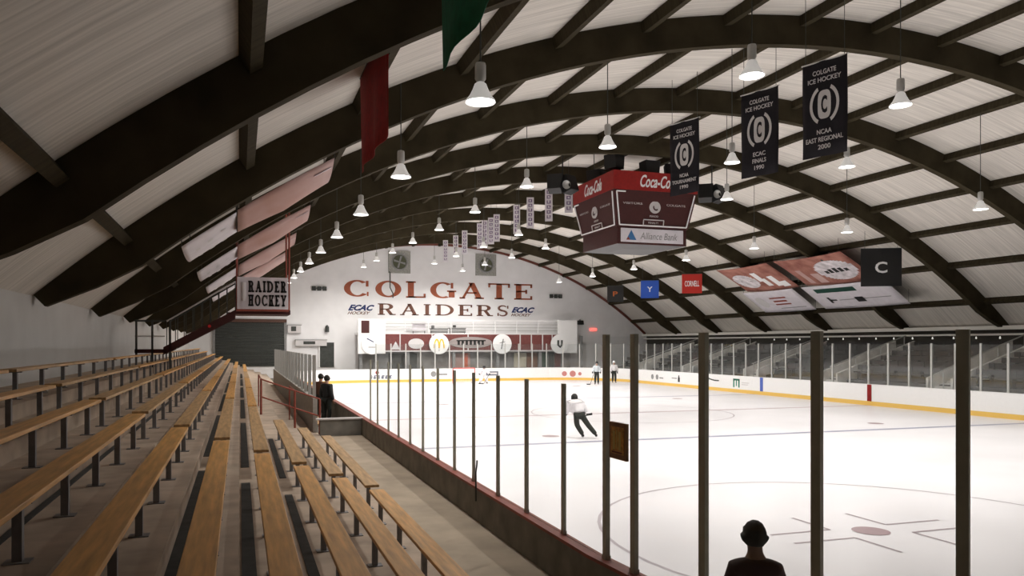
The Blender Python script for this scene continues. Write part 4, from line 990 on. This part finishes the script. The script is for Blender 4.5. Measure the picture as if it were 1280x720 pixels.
M_WJ = mat('white_jersey', (.80, .78, .80), .8, noise=.05); M_BP = mat('black_hockey_pants', (.022, .026, .022), .8)
M_GRN = mat('dark_hair', (.012, .013, .011), .8, noise=.5, scale=30)

person('person', 'person with short dark hair in a dark maroon jacket standing behind the near glass', (4.02, 5.25, 0), -.45,
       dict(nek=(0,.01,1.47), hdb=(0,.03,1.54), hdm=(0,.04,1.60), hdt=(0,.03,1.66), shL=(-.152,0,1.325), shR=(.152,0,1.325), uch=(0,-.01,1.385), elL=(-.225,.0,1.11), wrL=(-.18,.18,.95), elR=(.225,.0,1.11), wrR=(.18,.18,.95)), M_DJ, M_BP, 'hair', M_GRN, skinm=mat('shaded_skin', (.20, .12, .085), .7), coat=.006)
# skater, leaning and striding across, seen from behind
sk = person('person', 'skater in white jersey and black pants striding across the near ice', (10.85, 23.3, 0), -.25,
       dict(pel=(.0,.0,.82), wst=(-.03,.06,.93), che=(-.07,.15,1.07), uch=(-.09,.22,1.17), nek=(-.09,.29,1.225), hdb=(-.09,.34,1.27), hdm=(-.09,.37,1.335), hdt=(-.09,.38,1.39),
            shL=(-.28,.20,1.14), elL=(-.42,.26,.93), wrL=(-.38,.42,.80), shR=(.10,.20,1.14), elR=(.24,.28,.96), wrR=(.26,.46,.86),
            hpL=(-.10,0,.78), knL=(-.06,.10,.45), anL=(.12,-.05,.13), toL=(.13,.13,.08), hpR=(.09,0,.78), knR=(.30,.02,.46), anR=(.55,-.12,.14), toR=(.59,.06,.085)), M_WJ, M_BP, 'helmet', M_BLK, M_BLK, True, .02, coat=.07)
def stick(label, p0, p1, bl):
    p0, p1, bl = Vector(p0), Vector(p1), Vector(bl); e = empty('hockey_stick', p1); tag(e, label, 'hockey stick', 'hockey sticks')
    part(MB().tube([p0, p1], .016, 6), 'shaft', M_BLK, e); d = bl-p1
    mb = MB(); n = Vector((0, 0, .075)); V = [p1, p1+d, p1+d+n, p1+n]; t = d.cross(n).normalized()*.006
    a = [mb.b.verts.new(q+t) for q in V]; b = [mb.b.verts.new(q-t) for q in V]; mb.b.faces.new(a); mb.b.faces.new(b[::-1])
    for i in range(4): mb.b.faces.new([a[i], b[i], b[(i+1)%4], a[(i+1)%4]])
    part(mb, 'blade', M_BLK, e)
stick('hockey stick held low by the striding skater', (11.12, 23.75, .86), (11.35, 23.8, .70), (11.60, 23.85, .72))
GP = dict(pel=(0,0,.70), wst=(0,.05,.82), che=(0,.12,.98), uch=(0,.18,1.12), nek=(0,.23,1.19), hdb=(0,.27,1.24), hdm=(0,.30,1.31), hdt=(0,.31,1.37),
          shL=(-.19,.18,1.10), elL=(-.38,.22,.92), wrL=(-.42,.40,.80), shR=(.19,.18,1.10), elR=(.38,.22,.92), wrR=(.42,.40,.80),
          hpL=(-.12,0,.66), knL=(-.22,.26,.42), anL=(-.28,.05,.12), toL=(-.32,.22,.08), hpR=(.12,0,.66), knR=(.22,.26,.42), anR=(.28,.05,.12), toR=(.32,.22,.08))
person('person', 'goalie in white with dark helmet crouching beside the far goal', (18.45, 57.6, 0), PI, GP, M_WJ, M_WJ, 'helmet', M_BLK, M_BLK, True, .06, coat=.06, group=None)
person('person', 'skater in pale jersey and black pants standing at the far end corner', (26.75, 54.2, 0), 2.6, dict(wrL=(-.3,.2,.95), wrR=(.3,.2,.95)), mat('pale_blue_jersey', (.55, .60, .63), .8), M_BP, 'helmet', M_BLK, M_BLK, True, .02, coat=.05)
person('person', 'skater in grey white jersey near the far side boards behind the tall post', (29.2, 56.0, 0), 2.9, None, M_WJ, M_BP, 'helmet', M_WHITE, M_BLK, True, .02, coat=.05)
stick('hockey stick of the skater at the far corner', (26.45, 54.0, 1.0), (25.9, 53.6, .02), (25.6, 53.6, .02))
stick('goalie stick lying across the crease', (18.9, 57.2, .85), (18.3, 57.0, .02), (17.9, 57.0, .02))
person('person', 'person in brown jacket standing at the team bench, left of two', (2.86, 28.7, .301), -.9, None, mat('brown_jacket', (.14, .06, .035), .8), M_BP, 'hair', M_GRN, coat=.02)
person('person', 'person in black jacket standing at the team bench, right of two', (2.92, 27.2, .301), -.9, None, M_BLK, M_BP, 'hair', M_GRN, coat=.02)
